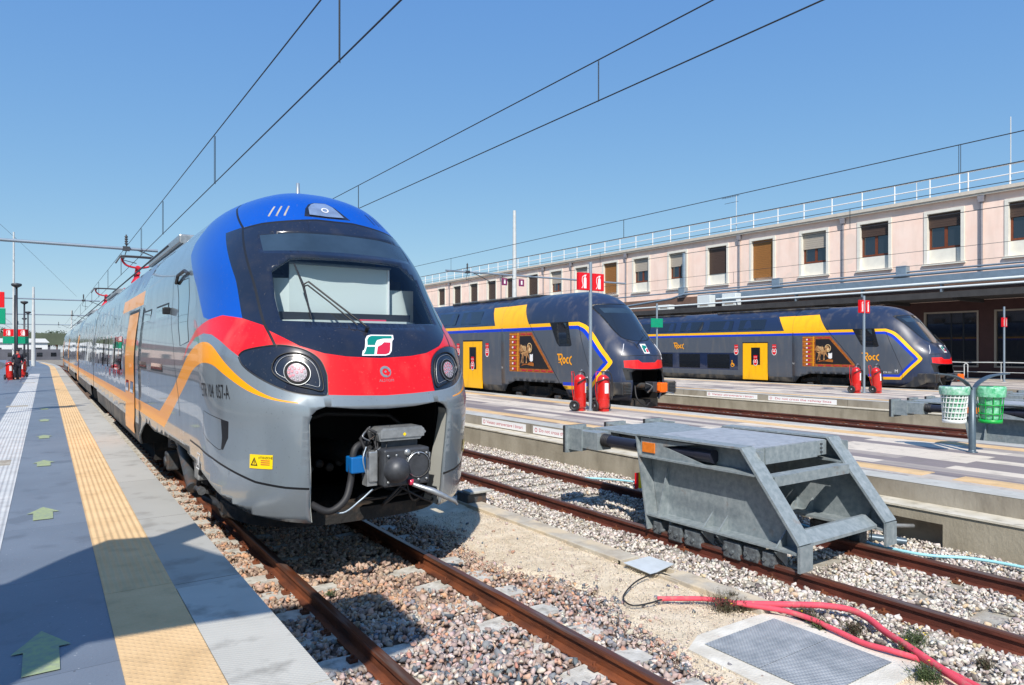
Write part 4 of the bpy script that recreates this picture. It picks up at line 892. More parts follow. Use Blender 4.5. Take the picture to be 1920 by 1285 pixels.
def paved(name, c1, c2, bw, bh, mortar, rough=.7, var=.1, mcol=None, rot=True, bias=0., mw=.004):
    m = mat(name, c1, rough, bump=.12, bscale=60); n = m.node_tree; N = n.nodes; L = n.links; b = N['Principled BSDF']
    tc = N.new('ShaderNodeTexCoord'); mp = N.new('ShaderNodeMapping'); mp.inputs['Rotation'].default_value = (0, 0, radians(90) if rot else 0); mp.inputs['Location'].default_value = (0, 4.1 if bh > 5 else 0, 0); L.new(tc.outputs['Object'], mp.inputs[0])
    br = N.new('ShaderNodeTexBrick'); br.inputs['Color1'].default_value = (*c1, 1); br.inputs['Color2'].default_value = (*c2, 1); br.inputs['Mortar'].default_value = (*(mcol or tuple(x*.6 for x in c1)), 1)
    br.inputs['Scale'].default_value = 1; br.inputs['Brick Width'].default_value = bw; br.inputs['Row Height'].default_value = bh; br.inputs['Mortar Size'].default_value = mw; br.inputs['Bias'].default_value = bias; br.offset = .37; br.squash = 1
    L.new(mp.outputs[0], br.inputs['Vector'])
    nz = N.new('ShaderNodeTexNoise'); nz.inputs['Scale'].default_value = 1.3; nz.inputs['Detail'].default_value = 6; L.new(tc.outputs['Object'], nz.inputs['Vector'])
    r = N.new('ShaderNodeMapRange'); r.inputs[3].default_value = 1-var; r.inputs[4].default_value = 1+var; L.new(nz.outputs['Fac'], r.inputs[0])
    mx = N.new('ShaderNodeMix'); mx.data_type = 'RGBA'; mx.blend_type = 'MULTIPLY'; mx.inputs[0].default_value = 1; L.new(br.outputs['Color'], mx.inputs[6])
    cb = N.new('ShaderNodeCombineColor'); [L.new(r.outputs[0], cb.inputs[i]) for i in range(3)]; L.new(cb.outputs[0], mx.inputs[7]); L.new(mx.outputs[2], b.inputs['Base Color']); return m
paved('paving_blue', srgb(112, 121, 132), srgb(106, 115, 126), 1.9, 9.0, .003, .5, .22)
m = paved('paving_mixed', (1, 1, 1), (0, 0, 0), 2.4, .36, .004, .7, .12, mcol=(.45, .45, .45))
_n = m.node_tree; _N = _n.nodes; _L = _n.links; _br = [q for q in _N if q.type == 'TEX_BRICK'][0]; _mx = [q for q in _N if q.type == 'MIX' and q.blend_type == 'MULTIPLY'][0]
_rp = _N.new('ShaderNodeValToRGB'); _rp.color_ramp.interpolation = 'CONSTANT'; _e = _rp.color_ramp.elements; _e[0].position = 0; _e[0].color = (*srgb(130, 121, 120), 1); _e[1].position = .36; _e[1].color = (*srgb(160, 150, 142), 1)
_q = _e.new(.5); _q.color = (*srgb(208, 197, 181), 1); _q = _e.new(.8); _q.color = (*srgb(186, 176, 164), 1); _L.new(_br.outputs['Color'], _rp.inputs[0]); _L.new(_rp.outputs[0], _mx.inputs[6])
paved('coping_slabs', srgb(174, 172, 164), srgb(164, 162, 154), 2.4, 3, .006, .75, .1, mcol=srgb(110, 106, 98), mw=.006)
m = mat('tread_plate', srgb(188, 186, 176), .7, 0, var=.08); _n = m.node_tree; _N = _n.nodes; _L = _n.links
_tc_ = _N.new('ShaderNodeTexCoord'); _mp = _N.new('ShaderNodeMapping'); _mp.inputs['Rotation'].default_value = (0, 0, radians(45)); _L.new(_tc_.outputs['Object'], _mp.inputs[0])
_ck = _N.new('ShaderNodeTexVoronoi'); _ck.inputs['Scale'].default_value = 42; _ck.inputs['Randomness'].default_value = 0; _L.new(_mp.outputs[0], _ck.inputs['Vector'])
_bp = _N.new('ShaderNodeBump'); _bp.inputs['Strength'].default_value = .8; _bp.inputs['Distance'].default_value = .004; _bp.invert = True; _L.new(_ck.outputs['Distance'], _bp.inputs['Height']); _L.new(_bp.outputs[0], _N['Principled BSDF'].inputs['Normal'])
for k_ in ('tactile_yellow', 'tactile_yellow_ribs', 'tactile_white'): grime(k_, srgb(140, 122, 100), .22, 5, .55, .72, None, 9)
grime('paving_blue', srgb(84, 90, 98), .5, 2.2, .56, .66, None, 9); grime('paving_blue', srgb(186, 190, 192), .5, 38, .7, .74); grime('paving_blue', SOOT, .6, 26, .72, .74)
grime('paving_mixed', srgb(120, 112, 106), .4, 4, .55, .7, None, 9); grime('coping_slabs', srgb(110, 104, 94), .45, 3, .55, .7, None, 9); grime('tread_plate', srgb(104, 100, 92), .5, 4, .54, .68, None, 9)
# near platform
p = MB(); swept(p, -3.3, .80, -.3, PT-.004, -3, 140, 'paving_blue'); struct(p, 'platform')
p = MB(); swept(p, .80, 1.27, PT-.17, PT+.0, 5.6, 140, 'coping_slabs'); swept(p, .8, 1.1, -.3, PT-.17, -3, 140, 'concrete'); struct(p, 'platform_edge')
p = MB()
for k in range(4): p.box(.805, 1.27, -2.4+k*2.0, -2.4+k*2.0+1.99, PT-.1, PT+.002, 'tread_plate')
struct(p, 'edge_plates')
p = MB(); p.box(.353, .80, -3, 5.75, PT-.01, PT+.002, 'tactile_yellow'); struct(p, 'tactile_paving')
p = MB(); swept(p, .353, .80, PT-.01, PT+.001, 5.76, 110, 'tactile_yellow_ribs'); struct(p, 'tactile_paving')
p = MB(); p.box(-.92, -.33, -3, 60, PT-.01, PT+.001, 'tactile_white')
for yy in (13, 26, 44): p.box(-1.0, -.45, yy, yy+.6, PT-.009, PT+.004, 'sleeper')
struct(p, 'tactile_paving')
p = MB()
mat('arrow_green', srgb(158, 172, 122), .7, col2=srgb(136, 148, 128), vscale=26)
for yy in (4.75, 8.85, 12.8, 16.7, 20.6, 24.6):
    A = [(-.16, 0), (.16, 0), (.16, .42), (.27, .42), (0, .8), (-.27, .42), (-.16, .42)]
    p.add([(x*.55-.02, yy-.2+y*.85, PT+.003) for x, y in A], [list(range(7))], 'arrow_green')
    q = tag(p.build('floor_arrow'), kind='structure'); p = MB()
# second and third platforms: two-step walls
def island(x0, x1, y0, nm, gap=None):
    p = MB(); p.box(x0+.02, x1-.02, y0, 130, -.3, PT-.004, 'paving_mixed'); struct(p, nm)
    p = MB()
    p.box(x0-.03, x0+.4, y0-.002, 130, .312, PT-.003, 'concrete'); p.box(x0-.034, x0+.4, y0-.01, 130, PT-.002, PT+.002, 'concrete_pale')
    
    if gap: p.box(x0-.40, x0-.001, y0, gap[0], -.3, .285, 'concrete_warm'); p.box(x0-.40, x0-.001, gap[0], gap[1], .15, .285, 'concrete_warm'); p.box(x0-.40, x0-.001, gap[1], 130, -.3, .285, 'concrete_warm')
    else: p.box(x0-.40, x0-.001, y0, 130, -.3, .285, 'concrete_warm')
    p.box(x0-.42, x0-.002, y0, 130, .286, .31, 'pale_ledge')
    p.box(x1-.4, x1+.03, y0-.01, 130, PT-.12, PT+.001, 'concrete_pale'); p.box(x1-.019, x1+.0, y0, 130, -.3, PT-.13, 'concrete')
    yy = y0+1.2
    while yy < 60: p.box(x0-.033, x0, yy, yy+.01, .313, PT-.004, 'joint_dark'); yy += 2.0
    struct(p, nm+'_edge')
    p = MB(); yy = y0
    while yy < 130: p.box(x0+.62, x0+1.02, yy, min(yy+6.3, 130), PT-.01, PT+.002, 'tactile_yellow_ribs'); yy += 6.7 if yy < 10 else 6.3
    p.box(x1-1.0, x1-.6, y0, 130, PT-.01, PT+.002, 'tactile_yellow_ribs'); struct(p, 'tactile_paving')
island(9.6, 15.05, -2, 'second_platform', (3.98, 4.85)); island(23.4, 31.95, -2, 'third_platform')
p = MB(); p.box(35.5, 47.4, -10, 130, -.3, PT, 'paving_mixed'); p.box(35.4, 35.5, -10, 130, -.3, PT-.01, 'concrete'); struct(p, 'station_pavement')
# tracks
def rail_profile(x, z=0.):
    return [(x-.036, z-.012), (x-.028, z), (x+.028, z), (x+.036, z-.012), (x+.034, z-.042), (x+.010, z-.056), (x+.009, z-.135), (x+.07, z-.152), (x+.072, z-.165), (x-.072, z-.165), (x-.07, z-.152), (x-.009, z-.135), (x-.010, z-.056), (x-.034, z-.042)]
def rail(x, y0, y1, label, grp, curve=False, web='rust'):
    m = MB(); P = rail_profile(x); ys = [y0, y1] if not curve else [y0]+[78+4*i for i in range(16)]; n = len(P); V = []
    for y in ys: V += [(a+(bend(y) if curve else 0), y, b) for a, b in P]
    top = {0, 1, 2}
    F = []; T = []
    for i in range(len(ys)-1):
        for k in range(n): (T if k in top else F).append((i*n+k, (i+1)*n+k, (i+1)*n+(k+1) % n, i*n+(k+1) % n))
    m.add(V, F+[tuple(range(n)), tuple(range(n*(len(ys)-1), n*len(ys)))[::-1]], web); m.add(V, T, 'rail_head')
    o = m.build('rail', origin=(x, y0, 0)); return tag(o, kind='structure')
for x, w in ((2.13, 'rust'), (3.585, 'rust')): rail(x, .5, 140, '', '', True, w)
for x in (6.53, 8.08): rail(x, -1, 120, '', '', False, 'rust_dark')
for x in (16.05, 17.55, 20.65, 22.15, 32.95, 34.45): rail(x, 2, 120, '', '', False, 'rust_dark')
for x in (-5.8, -4.3, -10.2, -8.7): rail(x, -1, 140, '', '', True, 'rust_dark')
def sleepers(xc, y0, y1, m, w=2.4, dz=0.):
    s = MB(); y = y0
    while y < y1:
        j = random.uniform(-.02, .02); bm_w = .13
        s.prism([(xc-w/2, -.3), (xc+w/2, -.3), (xc+w/2, -.145+dz), (xc+.75+.25, -.135+dz), (xc+.4, -.165+dz), (xc-.4, -.165+dz), (xc-1.0, -.135+dz), (xc-w/2, -.145+dz)], 1, y-bm_w+j, y+bm_w+j, m)
        # rail fastenings
        for xr in (xc-.75, xc+.75):
            for q in (-1, 1): s.box(xr+q*.1-.035, xr+q*.1+.035, y-.04+j, y+.04+j, -.14+dz, -.112+dz, 'rust'); s.cyl((xr+q*.1, y+j, -.12+dz), (xr+q*.1, y+j, -.085+dz), .014, 'rust', 6)
        y += .6
    return struct(s, 'sleepers')
sleepers(2.857, 1.6, 40, 'sleeper_pale', dz=-.005); sleepers(7.305, .9, 40, 'sleeper', dz=.0); sleepers(16.8, 3, 16, 'sleeper'); sleepers(21.4, 3, 40, 'sleeper')
# ballast: a rough bed and real stones on it
def vnoise(x, y, s):
    xi = np.floor(x/s).astype(int); yi = np.floor(y/s).astype(int); fx = x/s-xi; fy = y/s-yi
    h = lambda a, b: (np.sin(a*127.1+b*311.7)*43758.5453) % 1
    fx = fx*fx*(3-2*fx); fy = fy*fy*(3-2*fy)
    return (h(xi, yi)*(1-fx)+h(xi+1, yi)*fx)*(1-fy)+(h(xi, yi+1)*(1-fx)+h(xi+1, yi+1)*fx)*fy
_rs = []
def rock_shapes():
    if _rs: return _rs
    r2 = np.random.default_rng(3)
    for k in range(18):
        bm = bmesh.new(); p = r2.normal(size=(11, 3)); p /= np.linalg.norm(p, axis=1, keepdims=True); p *= r2.uniform(.8, 1.15, (11, 1)); p *= np.array([1.15, r2.uniform(.65, .95), r2.uniform(.5, .8)])
        for q in p: bm.verts.new(q)
        bmesh.ops.convex_hull(bm, input=bm.verts[:]); bmesh.ops.delete(bm, geom=[v for v in bm.verts if not v.link_faces], context='VERTS'); bmesh.ops.triangulate(bm, faces=bm.faces[:]); bm.normal_update(); bm.verts.index_update()
        _rs.append((np.array([v.co[:] for v in bm.verts]), np.array([[v.index for v in f.verts] for f in bm.faces]))); bm.free()
    return _rs
def stones(name, x, y, z, size, cols, label):
    n = len(x); kinds = rock_shapes(); pick = rng.integers(0, len(kinds), n)
    q = rng.normal(size=(n, 4)); q[:, 1:3] *= .45; q /= np.linalg.norm(q, axis=1, keepdims=True); w_, a, b, c = q.T
    Rm = np.stack([1-2*(b*b+c*c), 2*(a*b-c*w_), 2*(a*c+b*w_), 2*(a*b+c*w_), 1-2*(a*a+c*c), 2*(b*c-a*w_), 2*(a*c-b*w_), 2*(b*c+a*w_), 1-2*(a*a+b*b)], -1).reshape(n, 3, 3)
    P = np.stack([x, y, z], -1); VV = []; TT = []; CC = []; off_ = 0
    for k, (bv, bt) in enumerate(kinds):
        i = np.where(pick == k)[0]
        if not len(i): continue
        v = np.einsum('nij,kj->nki', Rm[i], bv)*size[i][:, None, None]+P[i][:, None, :]; m_ = len(bv)
        VV.append(v.reshape(-1, 3)); TT.append((bt[None]+np.arange(len(i))[:, None, None]*m_+off_).reshape(-1, 3)); CC.append(np.repeat(cols[i], m_, axis=0)); off_ += len(i)*m_
    V = np.concatenate(VV); T = np.concatenate(TT); C_ = np.concatenate(CC)
    me = bpy.data.meshes.new(name); me.vertices.add(len(V)); me.vertices.foreach_set('co', V.ravel()); me.loops.add(len(T)*3); me.loops.foreach_set('vertex_index', T.ravel().astype(np.int32))
    me.polygons.add(len(T)); me.polygons.foreach_set('loop_start', np.arange(0, len(T)*3, 3, dtype=np.int32)); me.update(calc_edges=True)
    at = me.color_attributes.new('stone', 'FLOAT_COLOR', 'POINT'); cc = np.ones((len(V), 4)); cc[:, :3] = C_; at.data.foreach_set('color', cc.ravel())
    me.materials.append(M('stone')); o = bpy.data.objects.new(name, me); COL.objects.link(o)
    return tag(o, label, 'ballast', None, 'stuff')
m = mat('stone', (.3, .28, .25), .85, bump=.3, bscale=120); at = m.node_tree.nodes.new('ShaderNodeAttribute'); at.attribute_name = 'stone'; m.node_tree.links.new(at.outputs['Color'], m.node_tree.nodes['Principled BSDF'].inputs['Base Color'])
def pal(n, cols, ps, jit=.14):
    P = np.array([srgb(*c) for c in cols]); k = rng.choice(len(cols), n, p=np.array(ps)/sum(ps)); return np.clip(P[k]*rng.uniform(1-jit, 1+jit, (n, 1))*rng.uniform(.95, 1.05, (n, 3)), 0, 1)
def sand_edge(y):   # where the coloured ballast gives way to the sandy strip
    return np.interp(y, [1, 2.7, 3.2, 3.8, 4.4, 4.9, 5.4, 6.0, 6.6, 8, 30], [4.0, 4.1, 4.15, 4.32, 4.42, 4.62, 4.75, 4.5, 4.25, 4.5, 4.6])
def scatter(n, x0, x1, y0, y1, power=1.0):
    return rng.uniform(x0, x1, n), y0+(y1-y0)*rng.uniform(0, 1, n)**power
def keep(x, y, rails):
    k = np.ones(len(x), bool)
    for r in rails: k &= np.abs(x-r) > .085
    return k
RAILS1 = (2.13, 3.585); RAILS2 = (6.53, 8.08)
# rough beds below the stones
def bed(name, x0, x1, y0, y1, z, m, step=.06):
    nx = int((x1-x0)/step)+1; ny = int((y1-y0)/step)+1; X, Yg = np.meshgrid(np.linspace(x0, x1, nx), np.linspace(y0, y1, ny))
    if m == 'sand': z = z-.07*np.clip((sand_edge(Yg)-X)/.12, 0, 1)-.07*np.clip((X-5.66)/.06, 0, 1)
    Z = z+.018*vnoise(X, Yg, .5)+.012*vnoise(X+9, Yg+5, .11); v = np.stack([X, Yg, Z], -1).reshape(-1, 3); i = np.arange(nx*ny).reshape(ny, nx)
    F = np.stack([i[:-1, :-1], i[:-1, 1:], i[1:, 1:], i[1:, :-1]], -1).reshape(-1, 4); me = bpy.data.meshes.new(name); me.from_pydata(v.tolist(), [], F.tolist()); me.materials.append(M(m)); me.polygons.foreach_set('use_smooth', [True]*len(F))
    o = bpy.data.objects.new(name, me); COL.objects.link(o); return tag(o, kind='structure')
mat('bed_brown', srgb(128, 108, 96), .9, col2=srgb(92, 78, 70), vscale=25, bump=.8, bscale=45); mat('bed_pale', srgb(186, 178, 166), .9, col2=srgb(140, 132, 122), vscale=25, bump=.8, bscale=45)
mat('sand', srgb(222, 208, 184), .95, col2=srgb(200, 184, 158), vscale=5, bump=.7, bscale=70)
bed('ballast_bed', 1.1, 4.8, .5, 16, -.2, 'bed_brown'); bed('ballast_bed', 5.6, 9.3, .5, 16, -.185, 'bed_pale')
p = MB(); p.box(1.1, 4.8, 16, 120, -.3, -.2, 'bed_brown'); p.box(5.6, 9.3, 16, 120, -.3, -.18, 'bed_pale'); p.box(15.05, 23.1, -2, 120, -.3, -.19, 'bed_pale'); p.box(31.95, 35.4, -2, 120, -.3, -.19, 'bed_pale'); p.box(-12, -3.4, -3, 140, -.3, -.19, 'bed_brown'); struct(p, 'ballast_bed')
bed('sand_strip', 4.0, 5.75, .5, 16, -.148, 'sand', .05)
warm = [(182, 164, 156), (156, 138, 130), (188, 154, 134), (184, 136, 118), (128, 130, 134), (92, 100, 108), (206, 196, 184)]; wps = [7, 5, 2.0, .9, 3, 2, 2.2]
N1 = 21000; x, y = scatter(N1, 1.15, 4.9, .9, 9.5, 1.15); e = sand_edge(y)+.45*(vnoise(x, y, .3)-.5)+.2*(vnoise(x, y, .1)-.5); k = keep(x, y, RAILS1) & (x < e); x, y = x[k], y[k]
z = -.172+.035*vnoise(x, y, .6)-np.clip(.16-np.minimum(np.abs(x-2.13), np.abs(x-3.585)), 0, .1)*.2+rng.uniform(-.012, .014, len(x)); farf = np.interp(y, [5.2, 7.0], [0, 1])
# fewer stones on the sleeper tops
ph_ = np.abs(((y-1.6+.3) % .6)-.3); on_sl = (ph_ < .12) & (np.abs(x-2.857) < 1.22) & (np.abs(np.abs(x-2.857)-.75) < .42) & (vnoise(x, y, .3) < .5); x, y, z = x[~on_sl], y[~on_sl], z[~on_sl]; farf = np.interp(y, [5.0, 6.6], [0, 1])
c = pal(len(x), warm, wps); c2 = pal(len(x), [(182, 158, 140), (160, 136, 118), (192, 150, 120), (140, 118, 104)], [4, 4, 2, 2]); kk = rng.uniform(0, 1, len(x)) < farf; c[kk] = c2[kk]
stones('track_ballast', x, y, z, rng.lognormal(math.log(.028), .28, len(x)).clip(.012, .052), c, 'pinkish brown and grey broken stones between the rails of the near track')
white = [(204, 196, 186), (186, 177, 167), (216, 210, 202), (164, 154, 146), (140, 130, 123), (198, 178, 148), (108, 100, 95)]; wp2 = [6, 5.5, 3, 3.4, 1.8, 1, 1]
N2 = 40000; x, y = scatter(N2, 5.6, 9.28, .9, 13, 1.25); k = keep(x, y, RAILS2) & ~((x < 5.74) & (rng.uniform(0, 1, N2) < .8)); x, y = x[k], y[k]
z = -.155+.035*vnoise(x+3, y, .5)+rng.uniform(-.012, .016, len(x)); ph_ = np.abs(((y-.9+.3) % .6)-.3); on_sl = (ph_ < .12) & (np.abs(x-7.305) < 1.2) & (np.abs(x-7.305) < .62) & (vnoise(x, y, .4) < .5)
x, y, z = x[~on_sl], y[~on_sl], z[~on_sl]
stones('track_ballast', x, y, z, rng.lognormal(math.log(.0225), .32, len(x)).clip(.009, .046), pal(len(x), white, wp2, .08), 'white and pale grey broken stones around the buffer stop track')
x, y = scatter(5200, 1.15, 3.5, 9.5, 18, 1.3); k = keep(x, y, RAILS1); x, y = x[k], y[k]
stones('track_ballast', x, y, -.16+rng.uniform(-.01, .02, len(x)), rng.uniform(.02, .035, len(x)), pal(len(x), [(182, 158, 140), (160, 136, 118), (192, 150, 120), (140, 118, 104)], [4, 4, 2, 2]), 'brownish broken stones between the near platform and the silver train')
x, y = scatter(9000, 5.6, 9.25, 13, 30, 1.4); k = keep(x, y, RAILS2); x, y = x[k], y[k]
stones('track_ballast', x, y, -.15+rng.uniform(-.01, .02, len(x)), rng.uniform(.02, .035, len(x)), pal(len(x), white, wp2, .08), 'white broken stones farther along the buffer stop track')
x, y = scatter(16000, 4.0, 5.5, 1.6, 9); k = (x > sand_edge(y)-.3); x, y = x[k], y[k]
stones('fine_gravel', x, y, np.full(len(x), -.124)+.01*vnoise(x, y, .3), rng.uniform(.003, .009, len(x)), pal(len(x), [(226, 212, 190), (206, 190, 168), (180, 166, 150), (150, 140, 132)], [5, 4, 2, 1]), 'fine pale gravel grains on the sandy strip between the tracks')
x, y = scatter(520, 4.0, 5.5, 2, 8.5); rr = rng.uniform(0, 1, len(x)) < np.interp(x-sand_edge(y), [0, .25, 1.2], [1, .25, .08]); x, y = x[rr], y[rr]
stones('loose_stones', x, y, np.full(len(x), -.118), rng.uniform(.012, .03, len(x)), pal(len(x), warm, wps), 'scattered loose stones lying on the sandy strip between the tracks')
mat('trough', srgb(186, 180, 166), .9, col2=srgb(164, 154, 138), vscale=5, bump=.3, bscale=40); grime('trough', srgb(206, 190, 162), .8, 3, .45, .6)
# cable trough, cover plates
def thing_mesh(mb, name, label, cat, origin, group=None): return tag(mb.build(name, origin=origin), label, cat, group)
p = MB(); p.bbox(5.44, 5.72, 5.75, 9.6, -.25, -.085, 'trough', .01); p.bbox(5.46, 5.74, 3.9, 5.1, -.25, -.08, 'trough', .01); p.box(5.44, 5.46, 4.9, 5.8, -.2, -.1, 'trough'); p.box(5.7, 5.74, 4.9, 5.8, -.2, -.1, 'trough')
struct(p, 'cable_trough')
m = mat('steel_cover', srgb(170, 175, 178), .7, .0, col2=srgb(138, 145, 150), vscale=5); _N = m.node_tree.nodes; _L = m.node_tree.links
_t = _N.new('ShaderNodeTexCoord'); _m = _N.new('ShaderNodeMapping'); _m.inputs['Rotation'].default_value = (0, 0, radians(45)); _L.new(_t.outputs['Object'], _m.inputs[0]); _v = _N.new('ShaderNodeTexVoronoi'); _v.inputs['Scale'].default_value = 40; _v.inputs['Randomness'].default_value = 0
_L.new(_m.outputs[0], _v.inputs['Vector']); _b = _N.new('ShaderNodeBump'); _b.inputs['Strength'].default_value = 1; _b.inputs['Distance'].default_value = .02; _b.invert = True; _L.new(_v.outputs['Distance'], _b.inputs['Height']); _L.new(_b.outputs[0], _N['Principled BSDF'].inputs['Normal'])
mat('clamp_grey', srgb(120, 128, 132), .6, .3, col2=srgb(84, 88, 92), vscale=14, bump=.5, bscale=30)
mat('damper_black', srgb(44, 46, 58), .35, .2); mat('reflector_orange', srgb(232, 130, 50), .3, var=.2, vscale=20, coat=.5)
mat('concrete_rim', srgb(222, 218, 206), .85, col2=srgb(196, 190, 176), vscale=4, bump=.4, bscale=50)
# ================================================================ buffer stops
def buffer_stop(dx=0.):
    t = empty('buffer_stop', (7.3, 5.3, 0), 'large galvanised steel buffer stop in the foreground on the white ballast', 'buffer stop', 'buffer stops at the track ends')
    G = 'galvanised'
    for xa, xb, nm in ((6.45, 6.68, -1), (8.18, 8.42, 1)):
        m = MB(); xc = xb-.014; fl = lambda a, b, th=.022: m.prism([a, b, (b[0]+dn(a, b)[0]*th, b[1]+dn(a, b)[1]*th), (a[0]+dn(a, b)[0]*th, a[1]+dn(a, b)[1]*th)], 0, xa, xb, G)
        def dn(a, b): l = math.hypot(b[0]-a[0], b[1]-a[1]); return ((b[1]-a[1])/l, -(b[0]-a[0])/l)
        # web with its opening, then flanges
        xu = xa+.05; m.prism([(6.48, .93), (6.48, 1.17), (5.55, 1.175), (6.08, 1.09), (5.35, .93)], 0, xu-.01, xu+.01, G); m.box(xb-.02, xb, 4.75, 6.48, .93, 1.17, G)
        m.prism([(6.46, .9), (6.33, .17), (4.2, .17), (4.2, .27), (4.74, .9)], 0, xc-.01, xc+.01, G)
        fl((6.52, 1.19), (4.9, 1.2)); fl((4.9, 1.2), (4.18, .27), .03); fl((4.18, .27), (4.18, .0), .03); fl((6.31, .0), (6.52, 1.19))
        fl((6.49, .92), (4.70, .92)); fl((6.34, .175), (4.2, .175))
        sx = xa if nm < 0 else xb
        for yy, h in ((5.44, .2), (5.22, .2), (4.45, .2)):
            m.prism([(xc, .175), (sx, .175), (xc, .175+h)] if True else [], 1, yy-.008, yy+.008, G); m.prism([(xc, .155), (sx, .155), (xc, -.05)], 1, yy-.008, yy+.008, G)
            xi = xb if nm < 0 else xa; m.prism([(xc, .175), (xi, .175), (xc, .175+h)], 1, yy-.008, yy+.008, G)
        m.prism([(xc, .9), (sx, .18), (sx, .175), (xc, .175)], 1, 6.14, 6.157, G); m.prism([(xc, .9), (sx+(.03 if nm < 0 else -.03), .9), (sx, .18), (xc, .18)], 1, 6.10, 6.115, G) if False else None
        lo = m.build('side_frame', t)
        for y0_, y1_ in ((6.28, 6.12), (6.02, 5.78), (5.76, 5.48), (5.18, 4.92), (4.9, 4.68), (4.66, 4.48)):
            xk = (xa+xb)/2; m = MB(); m.bbox(xk-.08, xk+.08, min(y0_, y1_), max(y0_, y1_)-.02, -.06+random.uniform(-.02, .02), .125, 'under_grey' if 0 else 'clamp_grey', .02)
            for k in range(2): m.cyl((xk-.1, y0_-.06-.1*k, .04-.03*k), (xk, y0_-.06-.1*k, .04-.03*k), .024, 'clamp_grey', 6)
            m.build('rail_clamp', lo)
    m = MB(); m.box(6.681, 8.179, 4.92, 6.5, 1.165, 1.185, 'galv_deck'); m.box(6.682, 7.2, 4.9, 4.918, 1.0, 1.18, G); m.box(6.90, 7.95, 4.88, 4.9, .99, 1.183, G); m.box(7.95, 8.178, 4.9, 4.918, 1.0, 1.18, G)
    for x_ in (6.8, 8.05):
        for z_ in (1.04, 1.09, 1.14): m.cyl((x_, 4.9, z_), (x_, 4.875, z_), .011, 'steel_dark', 6)
    m.build('deck', t)
    m = MB(); m.box(6.681, 8.179, 4.6, 4.72, .8, .815, G); m.box(6.681, 8.179, 4.6, 4.612, .815, .90, G); m.box(6.681, 8.179, 4.6, 4.75, .90, .915, G)
    m.prism([(4.44, .22), (4.26, .2), (4.26, .235), (4.4, .33), (4.44, .33)], 0, 6.681, 8.179, G); m.box(6.681, 8.179, 6.35, 6.45, .15, .3, G); m.box(6.681, 8.179, 6.43, 6.5, .95, 1.16, G)
    m.box(8.0, 8.179, 4.5, 6.3, .2, .23, G); m.box(6.681, 6.8, 4.5, 6.3, .2, .23, G)
    m.build('cross_member', t)
    for xb_ in (6.6, 7.42, 8.27):
        m = MB(); z_ = 1.03 if abs(xb_-7.42) > .1 else 1.05
        m.cyl((xb_, 6.5, z_), (xb_, 7.3, z_), .078, 'damper_black', 20)
        for k in range(4): m.lathe([(.08, -.014), (.094, 0), (.08, .014)], (xb_, 7.2+k*.035, z_), 'rubber', 20, axis=1)
        b_ = m.build('damper', t); m = MB(); m.box(xb_-.13, xb_+.13, 7.32, 7.66, .89, 1.135, G); m.box(xb_-.15, xb_-.13, 7.64, 7.96, .84, 1.16, G); m.box(xb_+.13, xb_+.15, 7.64, 7.96, .84, 1.16, G)
        m.box(xb_-.2, xb_+.2, 7.94, 7.965, .79, 1.19, G); m.box(xb_-.13, xb_+.13, 7.66, 7.94, 1.1, 1.12, G); m.box(xb_-.13, xb_+.13, 7.66, 7.94, .9, .92, G); m.build('buffer_head', b_)
        m = MB(); m.box(xb_-.2, xb_+.2, 7.966, 8.01, .79, 1.19, 'rubber'); m.build('rubber_pad', b_)
    m = MB(); m.prism([(6.52, 1.12), (7.7, 1.137), (7.7, 1.165), (6.52, 1.15)], 0, 6.75, 8.13, G); m.box(6.73, 8.14, 7.4, 7.6, .95, 1.136, G); m.tube([(7.0, 6.5, 1.1), (7.0, 7.4, 1.08)], .04, 'rubber', 8); m.build('head_beam', t)
    m = MB(); m.bbox(6.472, 6.488, 6.22, 6.44, .985, 1.115, 'reflector_orange', .004); m.build('reflector', t)
    m = MB(); m.cyl((6.59, 6.2, 1.045), (6.59, 5.5, 1.045), .075, 'damper_black', 24); m.cyl((6.59, 5.6, 1.045), (6.59, 5.36, 1.045), .083, 'damper_black', 24); m.build('damper_rod', t)
    return t
bs = buffer_stop()
for ch in children(bs):
    pass
copy_tree(bs, (16.8, 5.3, 0), None, 'galvanised buffer stop behind the two waste bins, beyond the second platform')
copy_tree(bs, (21.4, 5.0, 0), None, 'galvanised buffer stop farthest away at the right edge, in front of the third platform')
